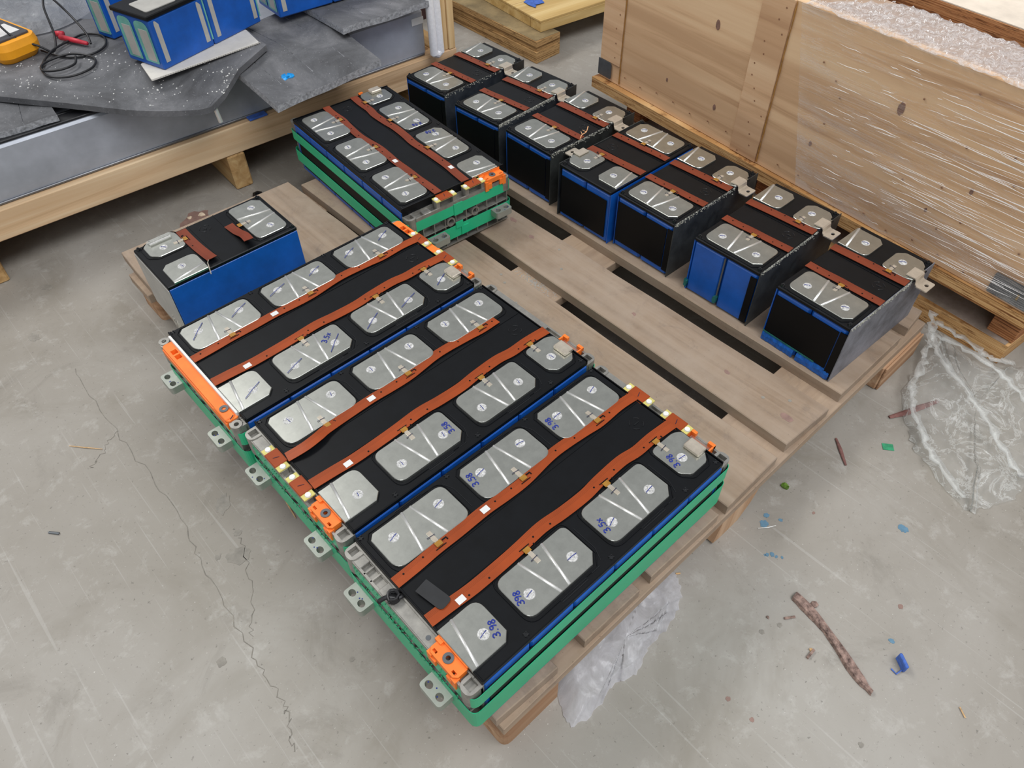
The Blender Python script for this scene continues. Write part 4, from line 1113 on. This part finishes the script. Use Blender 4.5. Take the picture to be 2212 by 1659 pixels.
for k in range(170):
    y = -.2380+.40*random.random()**1.6; z = .135+.27*random.random(); L = random.uniform(.012, .13)*(1.2 if y < -.02 else .5); sl = random.uniform(-.02, .10)
    if y+L > .22: continue
    cz.tube([(-.0090, y+L*t, z-sl*L*t+.0006*math.sin(t*9+k)) for t in (0, .3, .6, 1)], [.0001, random.uniform(.0002, .0006), random.uniform(.0002, .0005), .0001], 5)
for k in range(420):
    x = random.uniform(0, .105); y = random.uniform(-.235, .27); a = random.uniform(0, PI); L = random.uniform(.002, .007)
    cz.tube([(x, y, CT+.0052), (x+math.cos(a)*L*.5, y+math.sin(a)*L*.5, CT+.0066), (x+math.cos(a+.5)*L, y+math.sin(a+.5)*L, CT+.0050)], [.0002, random.uniform(.0003, .0007), .0002], 5)
o = cz.build('crease_glint', 'crease', FM); o['kind'] = 'stuff'

SK = thing('crate_skid', 'plywood skid under the wrapped crate, deck on blocks over a runner', 'skid', (.822, 0, 0), ca)
MB().loft([[(x, y, z) for x, y in ((-.0035, -.2430), (.13, -.2430), (.13, .76), (-.0160, .7560))] for z in (.1000, .1226)]).build('skid_deck', 'ply', SK)
MB().loft([[(x, y, z) for x, y in ((.0245, -.2350), (.12, -.2350), (.12, .70), (-.0200, .70))] for z in (.0005, .0400)]).build('runner', 'ply', SK)
MB().box(.002, .118, -.2300, .690, .0401, .0412).xf(Matrix.Translation((.022, 0, 0))).build('runner_top', 'skidtop', SK)
for y in (-.235, .26, .640): MB().box(.034 if y < 0 else .03, .112, y, y+.044, .0413, .0998, .001).build('block', 'plydark', SK)
# second crate behind, only its lid shows
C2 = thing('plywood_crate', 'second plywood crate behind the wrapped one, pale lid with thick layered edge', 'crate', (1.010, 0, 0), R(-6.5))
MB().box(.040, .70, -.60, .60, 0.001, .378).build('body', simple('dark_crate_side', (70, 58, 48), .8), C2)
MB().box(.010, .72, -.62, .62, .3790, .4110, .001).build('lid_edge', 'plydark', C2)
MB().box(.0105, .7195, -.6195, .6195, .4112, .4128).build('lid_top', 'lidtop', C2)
MB().prism(blob_poly(.10, .02, .006, 10, .2, 1.6), .4129, .4132).build('knot', 'meterdark', C2)

# ---------------------------------------------------------------- back: plywood runners with a pale pallet on top
ST = thing('plywood_runner', 'stack of thick layered plywood runners on the floor behind the batteries', 'runner', (1.0185, 1.0690, 0), R(-2))
sr = [(0, 0), (.088, .006), (.088, .62), (0, .62)]
for z0, z1, sx in ((.0005, .0150, .002), (.0153, .0300, 0), (.0303, .0440, .003), (.0443, .0585, -.001)):
    MB().loft([[(x+sx, y+sx, z) for x, y in sr] for z in (z0, z1)]).build('plank', 'stackside', ST)
MB().box(.0015, .086, .006, .60, .0587, .0592).build('dusty_top', 'stacktop', ST)
UP = thing('pallet', 'pale wooden pallet at the back resting on the layered runners', 'pallet', (1.063, 1.101, .0595), R(-7))
MB().box(.001, .60, .001, .046, 0, .0240, .001).build('front_beam', 'palletpale', UP)
for xx in (.22, .44): MB().box(xx, xx+.045, .048, .52, 0, .0240, .001).build('cross_beam', 'palletpale', UP)
MB().box(.001, .046, .048, .52, 0, .0240, .001).build('cross_beam', 'palletpale', UP)
for k in range(4): MB().box(0, .62, .001+k*.13, .128+k*.13, .0242, .0300, .001).build('deck_board', 'palletpale', UP)
scrap('plastic_scrap', 'pale blue plastic scrap on the pallet at the back', 1.125, 1.195, .0905, .022, 'bluescrap', n=9, h=.15)
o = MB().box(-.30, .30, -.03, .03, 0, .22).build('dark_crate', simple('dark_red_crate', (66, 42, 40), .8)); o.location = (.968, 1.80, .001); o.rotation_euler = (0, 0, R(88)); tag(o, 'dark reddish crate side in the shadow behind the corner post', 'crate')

# ---------------------------------------------------------------- plastic bags and litter on the floor
def bagmesh(name, label, outline, zfun, mt, NRr=22, sub=5, jit=.004, cen=None):
    P = [(p.x+random.uniform(-jit, jit), p.y+random.uniform(-jit, jit)) for p in catmull([(x, y, 0) for x, y in outline]+[(outline[0][0], outline[0][1], 0)], sub)][:-1]
    cx, cy = cen or (sum(p[0] for p in P)/len(P), sum(p[1] for p in P)/len(P)); n = len(P); mb = MB()
    for j in range(NRr+1):
        t = j/NRr
        for x, y in P:
            X, Y = cx+(x-cx)*t, cy+(y-cy)*t; mb.v.append((X, Y, zfun(X, Y, t)))
    for j in range(NRr):
        for k in range(n):
            k2 = (k+1) % n; mb.f.append((j*n+k, j*n+k2, (j+1)*n+k2, (j+1)*n+k))
    o = mb.build(name, mt, None, True); return tag(o, label, 'plastic bag')
def z1(x, y, t):
    r = max(0, fold(x*1.3+y*.5, y*.45-x*.3, 9))*.012+max(0, fold(x*1.4+y*.3, y*.5, 24))*.004+max(0, fold(x, y, 60))*.0012
    return .002+(r+.003)*min(1, (1-t)*4)+.030*math.exp(-((x-.78)**2+(y+.115)**2)/.004)
bag1 = bagmesh('plastic_bag', 'crumpled clear plastic bag on the floor beside the crate runner', [(.786, -.112), (.768, -.124), (.738, -.146), (.640, -.165), (.585, -.205), (.545, -.250), (.510, -.325), (.530, -.352), (.590, -.372), (.660, -.375), (.730, -.360), (.800, -.345), (.845, -.30), (.838, -.262), (.796, -.228), (.794, -.160)], z1, 'bag', 60, 8)
for pts in ([(.790, -.118, .052), (.752, -.138, .045), (.705, -.156, .030), (.650, -.170, .020), (.600, -.205, .016), (.555, -.252, .012), (.520, -.322, .006)],
            [(.752, -.140, .045), (.720, -.180, .034), (.690, -.240, .028), (.650, -.300, .020), (.610, -.365, .006)],
            [(.760, -.145, .040), (.772, -.200, .032), (.762, -.270, .026), (.730, -.352, .006)],
            [(.782, -.130, .045), (.796, -.180, .030), (.800, -.230, .020), (.836, -.258, .005)]):
    P = catmull(pts, 8); mb = MB()
    mb.strip([(p.x+random.uniform(-.003, .003), p.y+random.uniform(-.003, .003), p.z+.002+random.uniform(0, .003)) for p in P], [random.uniform(.006, .016) for _q in P], .0003)
    mb.build('fold', 'bagfold', bag1, True)
def z2(x, y, t):
    r = max(0, fold(x, y, 14))*.010+max(0, fold(x*1.3, y*.7, 34))*.004+max(0, fold(x, y, 80))*.001
    return .0015+(r+.004)*min(1, (1-t)*4)
bagmesh('plastic_bag', 'milky white plastic bag peeking out under the pallet front', [(-.080, -.104), (-.098, -.133), (-.103, -.160), (-.065, -.166), (-.035, -.160), (-.005, -.170), (.030, -.160), (.070, -.158), (.110, -.146), (.130, -.125), (.128, -.100), (.080, -.085), (.0, -.080)], z2, 'bagw', 44, 8, .002)

bk = MB(); rows = []
for k in range(19):
    t = k/18; x = .222+(.186-.222)*t+.004*math.sin(t*5); y = -.242+(-.374+.242)*t; wd = (.0070+.0012*math.sin(t*11))*(1 if t < .9 else .6); d = random.uniform(-.0006, .0006)
    rows.append([(x-wd+d, y-.001, .0006), (x-wd*.7, y, .0055+d), (x, y, .0062+random.uniform(-.0012, .0012)), (x+wd*.75, y, .0048), (x+wd+d, y+.001, .0006)])
bk.loft(rows, True, True); bk.box(.163, .178, -.3005, -.2975, .0004, .0035)
o = bk.build('bark_strip', 'bark'); tag(o, 'long brown strip of bark lying on the floor at lower right', 'bark')
def sliver(name, label, pts, r, mt, cat, group=None, z=.0016, sq=.55):
    k = len(pts)
    o = MB().tube([(x, y, z) for x, y in pts], [r*(1 if 0 < i < k-1 else .55) for i in range(k)], 7, squash=sq).build(name, mt); return tag(o, label, cat, group)
sliver('wood_splinter', 'dark red wood splinter on the floor right of the pallet', [(.489, -.140), (.475, -.156), (.455, -.177)], .0030, 'redwood', 'splinter')
sliver('wood_splinter', 'dark red wood splinter half under the clear plastic bag', [(.586, -.174), (.610, -.186), (.640, -.197), (.672, -.210)], .0050, 'redwood', 'splinter')
sliver('wood_splinter', 'pale wood splinter beside the milky bag on the floor', [(.134, -.118), (.139, -.122)], .0022, 'splinter', 'splinter')
sliver('wood_splinter', 'thin white sliver beside blue paint spots on the floor', [(.271, -.1515), (.282, -.160), (.293, -.166)], .0008, 'pin', 'splinter')
sliver('wood_splinter', 'short dark chip of bark beside the upper bark end', [(.186, -.251), (.198, -.259)], .0030, 'bark', 'splinter')
sliver('wood_splinter', 'small yellowish splinter on the floor near the right edge', [(.243, -.452), (.236, -.462)], .0016, 'splinter', 'splinter')
sliver('straw', 'bent dry straw on the floor left of the module end plates', [(-.158, .410), (-.175, .375), (-.186, .330), (-.190, .300)], .0012, 'splinter', 'straw')
sliver('straw', 'thin dry straw at the left, lying on bare floor', [(-.376, .647), (-.360, .628), (-.341, .606)], .0009, 'splinter', 'straw')
sliver('rubber_scrap', 'small black rubber scrap on the floor at far left', [(-.455, .515), (-.445, .503)], .0034, 'bracket', 'scrap')
scrap('bark_chip', 'small reddish chip above the long bark strip', .230, -.266, 0.0004, .0040, 'bark', 'chip')
scrap('bark_chip', 'tiny yellow chip left of the long bark strip', .176, -.296, 0.0004, .0022, 'splinter', 'chip')
scrap('bark_chip', 'tiny dark chip farthest left of the bark strip', .172, -.236, 0.0004, .0022, 'bark', 'chip')
scrap('leaf', 'curled green leaf scrap on the floor right of the pallet', .358, -.138, .0004, .0058, 'leaf', 'leaf', 8, 1.0, sx=.6)
o = MB().box(-.008, .008, -.0060, .0060, 0, .0006).build('tape_scrap', 'greencut'); o.location = (.532, -.202, .0004); o.rotation_euler = (0, 0, R(-52)); tag(o, 'square scrap of green tape on the floor at right', 'scrap')
bs = MB().box(-.002, .002, -.009, .009, 0, .015, .001); bs.tube([(0, -.006, .002), (-.010, -.010, .001), (-.013, -.003, .001)], .0010, 5)
o = bs.build('film_scrap', 'bluescrap'); o.location = (.2385, -.380, .0005); o.rotation_euler = (0, 0, R(-35)); tag(o, 'small crumpled blue scrap on the floor right of the bark', 'scrap')
scrap('stone', 'pale chip of wood on the floor behind the lone battery piece', .055, 1.060, .0004, .0060, 'stone', 'chip', 6, .8)
scrap('stone', 'smaller pale chip left of the pale chip of wood', .030, 1.066, .0004, .0042, 'stone', 'chip', 6, .8)
decal(.038, 1.055, .024, 'stain_red', 'red_smear', 1.4, .3, 18, .2)
o = MB().holed(circ(0, 0, .011, 6), [circ(0, 0, .005, 10)], 0, .008).build('hex_nut', 'cable'); o.location = (.172, 1.036, .0005); tag(o, 'dark hex nut on the floor under the pine crate base', 'nut')
o = MB().box(-.0022, .0022, -.0012, .0012, 0, .0006).build('copper_shred', 'copper'); o.location = (.513, .025, ZB1+.0004); tag(o, 'tiny coppery shred on the pallet board edge', 'scrap')
